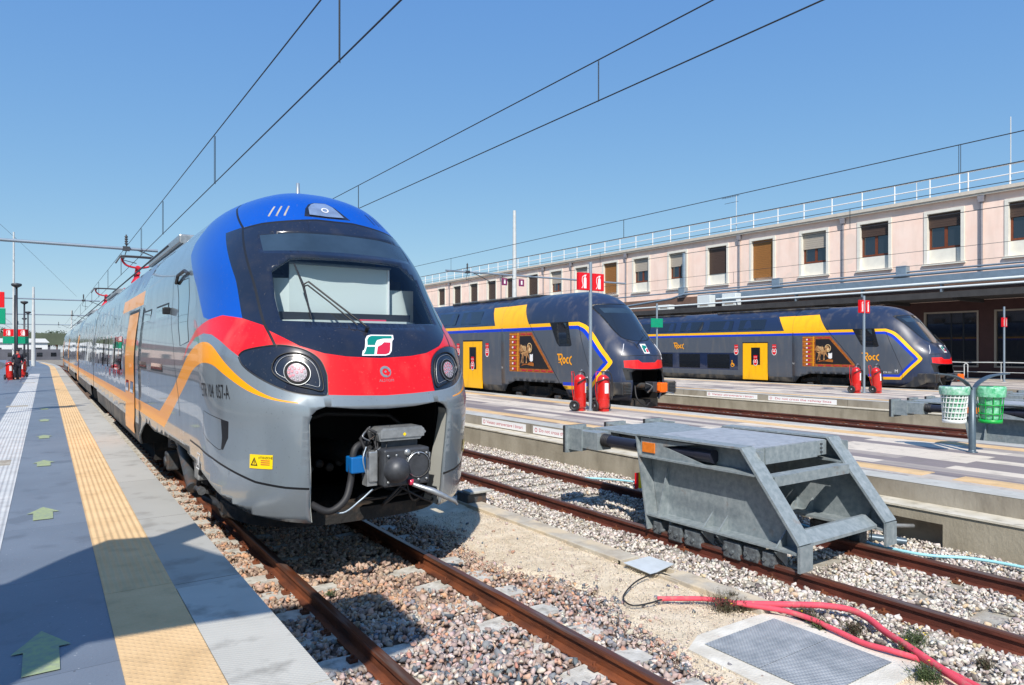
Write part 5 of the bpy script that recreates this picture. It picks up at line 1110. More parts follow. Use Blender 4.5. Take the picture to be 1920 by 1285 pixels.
# ================================================================ fire extinguishers and their posts
R34 = -TH
def placed(fn):
    """run a builder whose meshes are drawn round the origin"""
    return fn
def extinguisher(loc, rz, label, tilt=0.):
    t = empty('wheeled_fire_extinguisher', loc, label, 'fire extinguisher', 'red wheeled fire extinguishers', rz)
    m = MB(); m.lathe([(0, .06), (.1, .06), (.15, .1), (.158, .16), (.158, .84), (.14, .93), (.08, .99), (.04, 1.01), (0, 1.01)], (0, 0, 0), 'red_tank', 24); m.lathe([(.159, .3), (.162, .31), (.162, .33), (.159, .34)], (0, 0, 0), 'red_tank', 24)
    m.box(-.09, .09, -.12, .1, .0, .07, 'red_tank')
    k = lb(m, 'tank', t); k.rotation_euler = (0, tilt, 0); k.scale = (1.14, 1.14, 1.04)
    m = MB(); m.cyl((0, 0, 1.0), (0, 0, 1.08), .035, 'steel_light', 12); m.bbox(-.05, .05, -.03, .03, 1.07, 1.11, 'steel_dark', .008); m.tube([(.04, 0, 1.1), (.1, -.02, 1.14), (.15, -.02, 1.12)], .012, 'steel_light', 6); lb(m, 'valve', k)
    m = MB(); m.tube([(-.1, .12, .2), (-.12, .17, .6), (-.1, .18, .98), (-.08, .2, 1.08), (.08, .2, 1.08), (.1, .18, .98), (.12, .17, .6), (.1, .12, .2)], .012, 'red_tank', 8); lb(m, 'handle', k)
    m = MB(); m.tube(spline([(.06, -.02, 1.08), (.19, -.06, 1.02), (.24, -.08, .6), (.17, -.12, .33), (.1, -.17, .42), (.13, -.17, .8), (.0, -.18, .9), (-.16, -.1, .84), (-.2, 0, .78)], 5), .016, 'rubber', 8); lb(m, 'hose', k)
    m = MB()
    V = []; n = 8
    for i in range(n+1): a_ = -1.9+i*.09; V += [(.1605*cos(a_), .1605*sin(a_), .5), (.1605*cos(a_), .1605*sin(a_), .78)]
    m.add(V, [(2*i, 2*i+2, 2*i+3, 2*i+1) for i in range(n)], 'sign_white', True); lb(m, 'label', k)
    for s in (-1, 1):
        w = MB(); w.lathe([(0, -.03), (.04, -.03), (.05, -.015), (.1, -.015), (.105, -.03), (.15, -.028), (.155, 0), (.15, .028), (.105, .03), (.1, .015), (.05, .015), (.04, .03), (0, .03)], (s*.2, .1, .155), 'rubber', 20, axis=0)
        wo_ = lb(w, 'wheel', t); w = MB(); w.lathe([(0, -.035), (.03, -.035), (.035, 0), (.03, .035), (0, .035)], (s*.2, .1, .155), 'steel_light', 12, axis=0); lb(w, 'hub', wo_)
    return t
def post(loc, label, h=4.4, sz=3.48, grp='extinguisher signs on poles', sw=.42, sh=.5, m_='pole_grey', green=False, r=.05):
    t = empty('sign_post', loc, label, 'sign post', grp, 0)
    p = MB(); p.cyl((0, 0, 0), (0, 0, h), r, m_, 14); p.cyl((0, 0, 0), (0, 0, .03), r*2, m_, 14); lb(p, 'pole', t)
    for s in (-1, 1):
        p = MB(); xa = s*(sw/2+r+.012); p.bbox(xa-sw/2, xa+sw/2, -.05, .05, sz, sz+sh, 'sign_red', .008); b_ = lb(p, 'sign_panel', t)
        p = MB(); f = lambda x, y: (xa+.02+x*sw/.42, -.054, sz+sh/2+y*sh/.5)
        put2d(p, poly2d([(-.045, -.2), (.055, -.2), (.055, .08), (.03, .12), (-.02, .12), (-.045, .08)]), 'sign_white', f); put2d(p, poly2d([(-.02, .13), (.03, .13), (.03, .16), (.07, .19), (-.02, .19)]), 'sign_white', f)
        P = strip2d(spline([(-.02, .16), (-.09, .12), (-.1, 0), (-.07, -.12), (-.12, -.2)], 4), .022); n_ = len(P)//2; put2d(p, (P, [(i, i+1, 2*n_-2-i, 2*n_-1-i) for i in range(n_-1)]), 'sign_white', f); lb(p, 'pictogram', b_)
        if green:
            p = MB(); p.bbox(xa-sw*.55, xa+sw*.55, -.05, .05, sz-sh*1.0-.02, sz-.02, 'sign_green', .008); lb(p, 'green_panel', t)
    return t
PY = PT
post((13.05, 15.06, PY), 'grey pole with two red extinguisher signs on the second platform', 4.3, 3.48)
extinguisher((12.79, 15.22, PY), .55, 'left of the two red wheeled extinguishers by the sign pole on the second platform')
extinguisher((13.22, 14.7, PY), -.15, 'right of the two red wheeled extinguishers by the sign pole on the second platform')
post((27.5, 14.85, PY), 'grey pole with two small red extinguisher signs on the third platform', 3.95, 3.25, sw=.3, sh=.52)
extinguisher((27.18, 15.0, PY), .1, 'upright red wheeled extinguisher left of the sign pole on the third platform')
extinguisher((27.86, 14.5, PY), .1, 'leaning red wheeled extinguisher right of the sign pole on the third platform', tilt=-.16)
post((43.2, 15.6, PY), 'thin grey pole with dark red sign standing before the dark windows of the station building', 4.1, 3.0, sw=.2, sh=.5)
# green direction sign on a bent grey pole
t = empty('direction_sign', (28.4, 27.1, PY), 'small green sign on a grey pole between the two dark trains', 'sign', None)
p = MB(); p.cyl((0, 0, 0), (0, 0, 4.35), .05, 'pole_grey', 12); lb(p, 'pole', t); p = MB(); p.bbox(-.55, .35, -.12, -.06, 3.0, 3.5, 'sign_green', .01); lb(p, 'sign_panel', t)
# left platform: posts, lamps, extinguishers, person
post((-1.42, 22.9, PY), 'red and green hanging sign cut by the left edge of the picture', 4.6, 2.9, sw=.45, sh=.42, m_='pole_black', green=True, grp='red and green extinguisher signs on the near platform')
post((-1.45, 50.3, PY), 'black lamp post with red and green signs where the person in black stands', 5.0, 2.55, sw=.5, sh=.42, m_='pole_black', green=True, r=.09, grp='red and green extinguisher signs on the near platform')
def lamp_post(loc, label, h=5.4):
    t = empty('lamp_post', loc, label, 'lamp post', 'black lamp posts on the near platform')
    p = MB(); p.lathe([(.14, 0), (.14, .1), (.1, .2), (.075, 1.2), (.06, h), (0, h)], (0, 0, 0), 'pole_black', 14); lb(p, 'pole', t)
    p = MB(); p.lathe([(0, h), (.08, h), (.24, h+.1), (.27, h+.18), (.24, h+.24), (0, h+.28)], (0, 0, 0), 'steel_dark', 20); lb(p, 'lamp_head', t)
    return t
for q, (yy, lab) in enumerate(((49.6, 'black lamp post beside the red and green signs'), (67.7, 'second black lamp post along the near platform'), (86, 'third black lamp post, shorter looking, farther along the near platform'), (104, 'farthest black lamp post on the near platform'))):
    lamp_post((-1.4+bend(yy), yy, PY), lab)
extinguisher((-1.72, 49.4, PY), .3, 'red wheeled extinguisher beside the person in black')
extinguisher((-1.2, 53.5, PY), -.3, 'red wheeled extinguisher just behind the person in black')
def skinned(name, verts, edges, radii, m, parent, root_i=0, sub=2):
    me = bpy.data.meshes.new(name); me.from_pydata(verts, edges, []); me.materials.append(M(m)); o = bpy.data.objects.new(name, me); COL.objects.link(o); o.parent = parent
    s = o.modifiers.new('skin', 'SKIN'); s.use_smooth_shade = True
    for i, r in enumerate(radii): me.skin_vertices[0].data[i].radius = (r if hasattr(r, '__len__') else (r, r)); me.skin_vertices[0].data[i].use_root = (i == root_i)
    d = o.modifiers.new('sub', 'SUBSURF'); d.levels = sub; d.render_levels = sub; return o
def person(loc, rz, label, sc=1.0):
    t = empty('person', loc, label, 'person', None, rz)
    V = [(0, 0, .95), (0, 0, 1.15), (0, 0, 1.36), (0, 0, 1.48), (0, -.01, 1.56), (0, -.02, 1.66), (0, -.01, 1.74),
         (.09, 0, .9), (.1, -.02, .5), (.1, 0, .1), (.11, -.14, .04), (-.09, 0, .9), (-.1, .04, .5), (-.1, .1, .1), (-.11, -.02, .04),
         (.19, 0, 1.42), (.25, .02, 1.16), (.24, -.08, .93), (.24, -.1, .84), (-.19, 0, 1.42), (-.25, .02, 1.16), (-.26, -.1, .95), (-.26, -.14, .87)]
    E_ = [(0, 1), (1, 2), (2, 3), (3, 4), (4, 5), (5, 6), (0, 7), (7, 8), (8, 9), (9, 10), (0, 11), (11, 12), (12, 13), (13, 14), (2, 15), (15, 16), (16, 17), (17, 18), (2, 19), (19, 20), (20, 21), (21, 22)]
    r = [.13, .12, .14, .06, .06, .09, .07, .085, .06, .042, .035, .085, .06, .042, .035, .055, .045, .035, .035, .055, .045, .035, .035]
    b = skinned('body', V, E_, r, 'skin', t)
    j = [(0, 0, .88), (0, 0, 1.12), (0, 0, 1.36), (0, 0, 1.47), (.19, 0, 1.42), (.26, .02, 1.16), (.25, -.08, .96), (-.19, 0, 1.42), (-.26, .02, 1.16), (-.27, -.1, .98)]
    skinned('jacket', j, [(0, 1), (1, 2), (2, 3), (2, 4), (4, 5), (5, 6), (2, 7), (7, 8), (8, 9)], [.18, .17, .18, .09, .085, .07, .055, .085, .07, .055], 'cloth_black', b)
    skinned('trousers', [(0, 0, .95), (.1, 0, .88), (.1, -.02, .5), (.1, 0, .08), (-.1, 0, .88), (-.1, .04, .5), (-.1, .1, .08)], [(0, 1), (1, 2), (2, 3), (0, 4), (4, 5), (5, 6)], [.15, .11, .085, .07, .11, .085, .07], 'cloth_black', b)
    m = MB(); m.lathe([(.075, 0), (.09, .03), (.07, .06), (0, .06)], (0, -.0, 1.47), 'cloth_red', 14); m.prism([(-.06, 1.3), (.06, 1.3), (.04, 1.46), (-.04, 1.46)], 1, -.2, -.17, 'cloth_red'); lb(m, 'scarf', b)
    m = MB(); m.lathe([(.105, 0), (.11, .05), (.09, .1), (0, .12)], (0, -.01, 1.68), 'cloth_black', 16); m.bbox(-.07, .07, -.19, -.08, 1.69, 1.7, 'cloth_black', .004); lb(m, 'cap', b)
    m = MB(); m.lathe([(0, -.012), (.012, 0), (0, .012)], (.035, -.105, 1.66), 'letter_black', 8); m.lathe([(0, -.012), (.012, 0), (0, .012)], (-.035, -.105, 1.66), 'letter_black', 8); m.box(-.025, .025, -.112, -.1, 1.595, 1.602, 'letter_red'); m.prism([(-.012, 1.62), (.012, 1.62), (0, 1.66)], 1, -.13, -.1, 'skin'); lb(m, 'face', b)
    return t
person((-1.33, 49.2, PY), .3, 'person in a black jacket and cap with a red scarf standing on the left platform')
# ================================================================ waste bins
def bin_stand():
    o = (13.22, 5.25, PT); t = empty('bin_stand', o, 'dark grey pole with two curved arms that carry the waste bins', 'bin stand', None, -TH)
    p = MB(); p.lathe([(.085, 0), (.085, .012), (.06, .014), (.055, .05), (.055, 1.12), (0, 1.13)], (0, 0, 0), 'stand_grey', 18); lb(p, 'pole', t)
    for s in (-1, 1):
        p = MB(); pts = spline([(s*.02, 0, 1.08), (s*.12, 0, 1.2), (s*.3, 0, 1.3), (s*.5, 0, 1.34), (s*.62, 0, 1.35)], 5); n = len(pts); V = []
        for i, (x, y, z) in enumerate(pts):
            w = .05+.03*sin(pi*i/(n-1))
            V += [(x, -w, z), (x, w, z), (x, w, z+.018), (x, -w, z+.018)]
        F = [(i*4+k, i*4+(k+1) % 4, i*4+4+(k+1) % 4, i*4+4+k) for i in range(n-1) for k in range(4)]+[(3, 2, 1, 0), tuple(4*(n-1)+k for k in range(4))]
        p.add(V, F, 'stand_grey'); lb(p, 'arm', t)
    return o
o = bin_stand()
def bin_(s, rim, bag, label, lattice, h=.60, ztop=1.12):
    cx = o[0]+s*.31*cos(TH); cy = o[1]-s*.31*sin(TH); t = empty('waste_bin', (cx, cy, PT), label, 'waste bin', None, 0)
    zb = ztop-h; p = MB(); R0, R1 = .165, .205; n = 20
    rr = lambda z: R0+(R1-R0)*(z-zb)/h
    for z, th in ((zb+.02, .03), (ztop-.03, .05)):
        p.lathe([(rr(z)-.005, -th), (rr(z)+.012, -th), (rr(z)+.014, th), (rr(z)-.005, th), (rr(z)-.005, -th)], (0, 0, z), rim, 28)
    for k in range(n):
        a = 2*pi*k/n
        if lattice: p.tube([(rr(z)*cos(a+tw), rr(z)*sin(a+tw), z) for z, tw in [(zb+h*i/6, .1*i) for i in range(7)]], .009, rim, 5)
        elif k % 2 == 0: p.tube([(rr(zb)*cos(a), rr(zb)*sin(a), zb), (rr(ztop)*cos(a), rr(ztop)*sin(a), ztop)], .008, rim, 5)
    for i in range(1, 7 if lattice else 4):
        z = zb+h*i/(7 if lattice else 4); p.lathe([(rr(z)-.006, -.009), (rr(z)+.008, -.009), (rr(z)+.008, .009), (rr(z)-.006, .009), (rr(z)-.006, -.009)], (0, 0, z), rim, 28)
    p.lathe([(0, .01), (R0, .01), (R0, .03)], (0, 0, zb), rim, 28); lb(p, 'basket', t)
    p = MB(); pr = []; 
    for i in range(12):
        z = zb+.03+(h-.02)*i/11; pr.append((rr(z)-.016+(random.uniform(-.01, 0)), z))
    p.lathe([(0, zb+.03)]+pr+[(R1+.02, ztop+.02), (R1+.028, ztop-.02), (R1+.018, ztop-.12 if lattice else ztop-.16)], (0, 0, 0), bag, 30)
    bb = lb(p, 'bin_bag', t)
    for v in bb.data.vertices: a = math.atan2(v.co.y, v.co.x); v.co.x *= 1+.018*sin(9*a+v.co.z*20); v.co.y *= 1+.018*sin(11*a+2)
bin_(-1, 'bin_white', 'bag_white', 'white lattice waste bin with a pale green bag on the left arm', True)
bin_(1, 'bin_green', 'bag_green', 'green waste bin with a crumpled green bag on the right arm', False)
# ================================================================ things lying between the tracks
def pipe(name, pts, r, m, label, cat, group=None, n=12):
    mb = MB(); mb.tube(spline(pts, 8), r, m, n); return tag(mb.build(name, origin=pts[0]), label, cat, group)
pipe('conduit', [(4.87, 4.64, -.075), (5.06, 4.5, -.07), (5.26, 4.34, -.07), (5.42, 4.04, -.065), (5.56, 3.74, -.055), (5.60, 3.5, -.06), (5.58, 3.29, -.07), (5.54, 3.0, -.08), (5.56, 2.78, -.07), (5.62, 2.6, -.085), (5.6, 2.4, -.09), (5.5, 2.1, -.09)], .023, 'pink_conduit', 'thin pink conduit that joins the thicker one at its far end', 'conduit', 'pink plastic conduits on the gravel')
pipe('conduit', [(5.26, 4.27, -.085), (5.5, 3.98, -.055), (5.70, 3.76, -.035), (5.92, 3.58, -.035), (6.04, 3.4, -.04), (6.0, 3.2, -.05), (5.86, 2.98, -.06), (5.7, 2.72, -.05), (5.55, 2.45, -.055), (5.42, 2.2, -.065), (5.25, 1.9, -.06)], .029, 'pink_conduit', 'thick pink conduit curving along the gravel beside the steel cover', 'conduit', 'pink plastic conduits on the gravel')
pipe('cable', [(4.95, 4.6, -.07), (4.75, 4.62, -.085), (4.58, 4.68, -.09), (4.62, 4.85, -.085), (4.86, 5.02, -.08), (5.15, 5.14, -.075), (5.43, 5.15, -.07), (5.5, 5.0, -.09), (5.6, 4.85, -.1)], .008, 'black_cable', 'thin black cable looping out of the pink conduit', 'cable', n=6)
pipe('hose', [(8.95, 1.2, -.085), (8.93, 2.4, -.08), (8.9, 3.03, -.075), (8.8, 3.51, -.08), (8.5, 4.02, -.09), (8.55, 5.2, -.09), (8.9, 7.0, -.09), (8.95, 8.4, -.08), (8.7, 9.3, -.08), (8.3, 9.9, -.09)], .018, 'cyan_hose', 'pale blue hose lying on the white ballast along the platform wall', 'hose', n=8)
p = MB(); p.prism([(5.37, 5.63), (5.34, 5.17), (5.80, 5.28), (5.78, 5.64)], 2, -.078, -.07, 'checker_plate'); tag(p.build('cover_plate', origin=(5.55, 5.4, -.1)), 'small square grey steel plate on the concrete cable trough', 'plate')
t = empty('manhole', (4.95, 3.25, -.15), 'large two-leaf steel cover set in a pale concrete frame by the pink conduits', 'manhole')
p = MB(); p.prism([(4.28, 2.5), (5.66, 2.55), (5.62, 3.7), (5.48, 3.9), (4.6, 3.92), (4.32, 3.78)], 2, -.3, -.112, 'concrete_rim'); p.build('concrete_frame', t)
for y0_, y1_ in ((2.72, 3.235), (3.24, 3.76)):
    p = MB(); p.box(4.5, 5.44, y0_, y1_, -.12, -.104, 'steel_cover'); p.build('cover_leaf', t)
for o_ in children(t):
    if o_.name.startswith('concrete_frame'): o_.data.materials.clear(); o_.data.materials.append(M('concrete_rim'))
    else: o_.data.materials.clear(); o_.data.materials.append(M('steel_cover'))
t = empty('junction_box', (5.62, 9.35, -.15), 'small dark box with a pale lid on the ballast by the train corner', 'box')
p = MB(); p.bbox(5.45, 5.8, 9.2, 9.55, -.2, .06, 'under_grey', .02); p.build('box_body', t); p = MB(); p.bbox(5.47, 5.86, 9.15, 9.4, .06, .1, 'concrete_pale', .01); p.build('lid', t)
t = empty('marker_board', (8.62, 8.66, -.12), 'small red and yellow marker standing behind the large buffer stop', 'marker')
p = MB(); p.bbox(8.53, 8.61, 8.65, 8.67, -.12, .16, 'sign_red', .004); p.build('red_half', t); p = MB(); p.bbox(8.612, 8.70, 8.65, 8.67, -.12, .16, 'sign_yellow', .004); p.build('yellow_half', t)
t = empty('pipe_fitting', (8.95, 4.55, -.15), 'grey pipe fitting in front of the dark opening in the platform wall', 'pipe')
p = MB(); p.tube([(8.9, 4.5, -.1), (8.9, 4.52, .06)], .045, 'stand_grey', 14); p.tube([(8.75, 4.66, -.09), (9.0, 4.32, -.11)], .05, 'stand_grey', 14); p.build('elbow', t)
p = MB(); p.tube([(8.9, 4.53, .07), (9.25, 4.35, .05)], .026, 'steel_light', 12); p.tube([(8.65, 4.85, .08), (8.9, 4.53, .08)], .022, 'galvanised', 10); p.lathe([(.02, 0), (.06, .02), (.06, .05), (0, .06)], (8.9, 4.52, .06), 'steel_light', 14); p.tube([(8.66, 4.84, .08), (8.66, 4.84, -.1)], .02, 'galvanised', 8); p.build('valve', t)
t = empty('concrete_block', (24.9, 5.9, PT), 'short pale concrete block standing near the end of the third platform', 'post')
p = MB(); p.bbox(24.75, 25.05, 5.75, 6.05, PT, PT+1.05, 'concrete_pale', .02); p.build('block', t)
# sticker notices on the platform edges
def notice(x, y0_, y1_, body, label, z=.425, hh=.09):
    t = empty('edge_notice', (x, (y0_+y1_)/2, z), label, 'notice', 'white warning notices on the platform edges')
    p = MB(); p.box(x-.006, x-.001, y0_, y1_, z-hh, z+hh, 'sign_white'); b_ = p.build('notice_plate', t)
    p = MB(); V, F = text2d(body, hh*1.25, .98, 0, 'CENTER'); w = max(v[0] for v in V)-min(v[0] for v in V); k = (y1_-y0_)*.82/w
    put2d(p, ([(a*k, b) for a, b in V], F), 'letter_red', lambda a, b: (x-.008, (y0_+y1_)/2-a-.05, z+b)); put2d(p, ring2d((y1_-y0_)/2-.12, 0, .035, .05, 16), 'letter_red', lambda a, b: (x-.008, (y0_+y1_)/2+a, z+b)); p.build('notice_text', b_)
notice(9.566, 11.0, 13.1, 'Do not cross the railway lines', 'white notice in English on the second platform edge, right of the silver train')
notice(9.566, 13.4, 15.4, "Vietato attraversare i binari", 'white notice in Italian half hidden behind the silver train corner')
notice(23.366, 16.9, 19.4, "Vietato attraversare i binari", 'white notice in Italian on the third platform edge')
notice(23.366, 13.6, 16.4, 'Do not cross the railway lines', 'white notice in English on the third platform edge')
notice(23.366, 5.3, 7.3, "Vietato attraversare i binari", 'white notice on the third platform edge near the right side of the picture')
# weeds
def weed(x, y, s, label, green=False, flowers=3, n=70):
    s *= 1.45; n = int(n*1.3)
    t = empty('weed', (x, y, -.13), label, 'weed', 'weeds growing between the tracks'); p = MB(); q = MB(); mt = 'weed_green' if green else 'weed_dark'
    for i in range(n):
        a = random.uniform(0, 2*pi); l = s*random.uniform(.3, 1); tilt = random.uniform(.1, 1.1 if green else .8); bx, by = x+random.gauss(0, s*.22), y+random.gauss(0, s*.22)
        ex, ey, ez = bx+cos(a)*l*sin(tilt)*.7, by+sin(a)*l*sin(tilt)*.7, -.13+l*cos(tilt)*.75
        pts = [(bx, by, -.14), ((bx*2+ex)/3, (by*2+ey)/3, -.13+(ez+.13)*.5), (ex, ey, ez)]; p.tube(pts, [.0025, .0018, .0008], mt, 3, cap=False, smooth=False)
        for k in range(4):
            f = random.uniform(.3, 1); lx, ly, lz = bx+(ex-bx)*f, by+(ey-by)*f, -.13+(ez+.13)*f; b_ = random.uniform(0, 2*pi); w = random.uniform(.004, .011)
            p.add([(lx, ly, lz), (lx+cos(b_)*w*2.2, ly+sin(b_)*w*2.2, lz+w), (lx+cos(b_+.6)*w*1.6, ly+sin(b_+.6)*w*1.6, lz+w*.2)], [(0, 1, 2)], mt)
        if i < flowers:
            q.lathe([(0, .004), (.011, .003), (0, 0)], (ex, ey, ez), 'flower', 7)
    p.build('stems', t)
    if flowers: q.build('flowers', t)
weed(5.28, 4.17, .19, 'tall reddish brown weed with yellow flowers crossing the pink conduit', n=110, flowers=3)
weed(5.55, 4.3, .1, 'small reddish weed on the white stones just above the pink conduit', flowers=0, n=50)
weed(5.62, 3.42, .1, 'green and brown weed tangled in the pink conduits above the steel cover', green=True, flowers=0, n=130)
weed(5.78, 3.2, .11, 'reddish weed between the two pink conduits', flowers=0, n=110)
weed(6.0, 2.82, .15, 'bushy weed with yellow flowers right of the thick pink conduit', green=True, flowers=5, n=90)
weed(6.0, 2.3, .08, 'small dark weed alone on the white stones at the lower right', flowers=0, n=50)
weed(5.42, 2.45, .13, 'green weed at the bottom edge beside the concrete frame', green=True, flowers=1, n=130)
weed(5.7, 3.62, .12, 'reddish brown weed under the upper pink conduit just right of the steel cover top', flowers=1, n=110)
weed(5.4, 4.1, .1, 'low brown weed against the lower edge of the pink conduit by the tall weed', flowers=0, n=80)
weed(5.72, 2.72, .13, 'dense green weed where the two pink conduits cross', green=True, flowers=2, n=130)
weed(2.36, 6.67, .06, 'tiny bright green plant between the rails of the near track', green=True, flowers=0, n=20)
mat('pale_trim', srgb(150, 140, 128), .7)
mat('sign_purple', srgb(120, 40, 90), .5)
# ================================================================ station building
FX = 48.0
bld = empty('station_building', (FX, 40, PT), 'long pink plastered station building with brown shutters, white roof railing and a dark canopy', 'building')
wins = [(43.0, 'a'), (38.75, 'b'), (34.25, 'c'), (29.75, 'd'), (25.2, 'e'), (20.7, 'f'), (16.1, 'f'), (11.6, 'e'), (7, 'c'), (47.85, 'a'), (52.3, 'd'), (56.85, 'b'), (61.3, 'b'), (65.8, 'c'), (70.4, 'c'), (74.9, 'c'), (79.4, 'c'), (83.9, 'c'), (88.5, 'c')]
wins[0:8] = [(47.9, 'e'), (43.25, 'e'), (38.75, 'c'), (34.25, 'd'), (29.75, 'e'), (25.2, 'f'), (20.7, 'f'), (16.1, 'f')]; wins = wins[:8]+[(11.6, 'e'), (7, 'c')]+wins[10:]
BW, Z0w, Z1w = 2.0, 7.95, 11.2; YEND = 94.5
holes = [[(y-BW/2, Z0w), (y+BW/2, Z0w), (y+BW/2, Z1w), (y-BW/2, Z1w)] for y, _ in wins]
V2, T, R = cut([(-12, 5.4), (YEND, 5.4), (YEND, 12.0), (-12, 12.0)], holes, [], [], 4.0)
p = MB(); p.add([(FX, a, b) for a, b in V2], [t[::-1] for t, r in zip(T, R) if r == 0], 'plaster_pink')
p.box(FX+.5, FX+14, -12, YEND, 5.4, 12.0, 'plaster_pink'); p.box(FX+.001, FX+.5, YEND-.01, YEND, 5.4, 12, 'plaster_pink')
p.build('wall', bld)
p = MB(); p.box(FX-.35, FX+14.2, -12, YEND+.2, 12.0, 12.22, 'cornice'); p.box(FX-.28, FX, -12, YEND+.1, 11.86, 12.0, 'cornice'); p.build('roof', bld)
styles = dict(a=('shutter_beige', .45, False), b=('shutter_beige', .42, True), c=('shutter_dark', .72, True), d=('shutter_ochre', .93, False), e=('shutter_beige', .38, True), f=('shutter_dark', .28, True))
for i, (y, st) in enumerate(wins):
    sh, fr, low = styles[st]; y0_, y1_ = y-BW/2, y+BW/2; X0 = FX
    p = MB(); w = .2; pr = .05
    p.box(X0-pr, X0+.45, y0_-w, y0_, Z0w-.02, Z1w+w, 'window_surround'); p.box(X0-pr, X0+.45, y1_, y1_+w, Z0w-.02, Z1w+w, 'window_surround'); p.box(X0-pr, X0+.45, y0_, y1_, Z1w, Z1w+w, 'window_surround'); p.box(X0-pr-.08, X0+.45, y0_-w-.08, y1_+w+.08, Z0w-.14, Z0w-.021, 'window_surround')
    wd = p.build('window', bld); p = MB(); zt = Z1w-(Z1w-Z0w)*fr; n = int((Z1w-zt)/.14)
    for k in range(n): z_ = Z1w-(k+1)*(Z1w-zt)/n; p.prism([(X0+.2, z_), (X0+.26, z_), (X0+.24, z_+(Z1w-zt)/n*.93), (X0+.2, z_+(Z1w-zt)/n*.93)], 1, y0_+.001, y1_-.001, sh)
    p.build('shutter', wd); p = MB()
    if zt > Z0w+.3:
        zl = Z0w+(.95 if low else .0)
        for a, b in ((y0_, y0_+.12), (y-.09, y+.09), (y1_-.12, y1_)): p.box(X0+.3, X0+.36, a, b, Z0w, zt+.1, 'wood_frame')
        p.box(X0+.31, X0+.37, y0_, y1_, zl, zl+.12, 'wood_frame'); p.build('frame', wd); p = MB(); p.box(X0+.34, X0+.35, y0_, y1_, Z0w, zt+.1, 'dark_glass'); p.build('pane', wd)
        if low: p = MB(); p.box(X0+.24, X0+.28, y0_+.002, y1_-.002, Z0w, zl-.03, 'window_surround'); p.build('lower_panel', wd)
# roof railing: posts and two rails
p = MB(); zr = 12.22; yy = -10
p.tube([(FX-.1, -12, zr+1.25), (FX-.1, YEND, zr+1.25)], .05, 'white_paint', 6); p.tube([(FX-.1, -12, zr+.65), (FX-.1, YEND, zr+.65)], .04, 'white_paint', 6)
while yy < YEND: p.tube([(FX-.1, yy, zr), (FX-.1, yy, zr+1.25)], .045, 'white_paint', 6); yy += 2.25
p.tube([(FX+2, 20.6, zr+.3), (FX+2, 20.6, zr+1.75), (FX+2, 23.3, zr+1.75), (FX+2, 23.3, zr+.3)], .04, 'white_paint', 6)
p.build('roof_railing', bld)
for y in (49.9, 36.4, 27.4, 18.5, 9.5, 58.5, 63.6, 72.5, 86): p = MB(); p.cyl((FX-.12, y, 5.6), (FX-.12, y, 11.5), .075, 'downpipe', 10); p.prism([(y-.2, 11.85), (y+.2, 11.85), (y+.13, 11.45), (y-.13, 11.45)], 0, FX-.26, FX-.02, 'downpipe'); p.build('downpipe', bld)
# ground floor and canopy
p = MB(); gy = [(-6, -1.5), (-.4, 3.6), (4.7, 8.4), (9.5, 13.0), (13.9, 17.85), (18.7, 21.9), (23.0, 26.5), (27.6, 31), (32, 35.6), (37, 40.6), (42, 46), (48, 52)]
gh = [[(a, 1.3), (b, 1.3), (b, 4.75), (a, 4.75)] for a, b in gy]; V2, T, R = cut([(-12, PT), (YEND, PT), (YEND, 5.4), (-12, 5.4)], gh, [], [], 5.0)
p.add([(FX, a, b) for a, b in V2], [t[::-1] for t, r in zip(T, R) if r == 0], 'dark_wall'); p.box(FX+.9, FX+14, -12, YEND, PT, 5.399, 'dark_wall'); p.build('ground_floor_wall', bld)
for a, b in gy:
    p = MB()
    for q in ((a, a+.1), (b-.1, b)): p.box(FX-.04, FX+.2, q[0], q[1], 1.3, 4.75, 'brown_trim' if 0 else 'pale_trim')
    p.box(FX-.04, FX+.2, a+.1, b-.1, 4.65, 4.75, 'pale_trim'); p.box(FX-.06, FX+.2, a, b, 1.2, 1.3, 'pale_trim')
    for q in ((a+b)/2, a+(b-a)*.28): p.box(FX+.1, FX+.16, q-.04, q+.04, 1.3, 4.65, 'black_trim')
    wd = p.build('ground_floor_window', bld); p = MB(); p.box(FX+.12, FX+.14, a+.1, b-.1, 1.3, 4.65, 'dark_glass'); p.build('pane', wd)
p = MB(); p.box(43.9, FX-.001, -12, YEND, 5.42, 5.62, 'canopy_dark'); p.box(43.8, 43.9, -12, YEND, 5.36, 5.72, 'canopy_dark'); yy = -8
while yy < 92: p.box(44.2, FX-.01, yy, yy+.18, 5.22, 5.419, 'canopy_dark'); yy += 4.4
p.build('canopy', bld); p = MB()
p.box(FX-.5, FX-.02, -12, 92, 5.64, 7.0, 'brown_trim'); p.build('canopy_upstand', bld)
for pts, r, m_ in (([(44.1, -12, 6.0), (44.1, 60, 6.0)], .07, 'pipe_white'), ([(44.5, -12, 6.32), (44.5, 36, 6.32)], .09, 'pipe_white'), ([(47.3, -12, 7.45), (47.3, 52, 7.45)], .06, 'duct'), ([(46.9, -12, 7.2), (46.9, 41.5, 7.2), (46.9, 43, 6.9), (46.9, 49, 6.5)], .1, 'duct')):
    p = MB(); p.tube(pts, r, m_, 8); p.build('pipe', bld)
p = MB(); p.box(45.9, 46.7, -12, 38.5, 6.45, 6.95, 'duct'); p.box(45.9, 46.7, 38.5, 39.1, 5.7, 6.95, 'duct'); p.prism([(12, 6.4), (17, 6.35), (15, 6.9), (12, 7.3)], 0, 45.6, 45.88, 'duct'); yy = -10
while yy < 40: p.box(46.1, 46.4, yy, yy+.1, 5.63, 6.44, 'duct'); yy += 5
p.build('duct', bld)
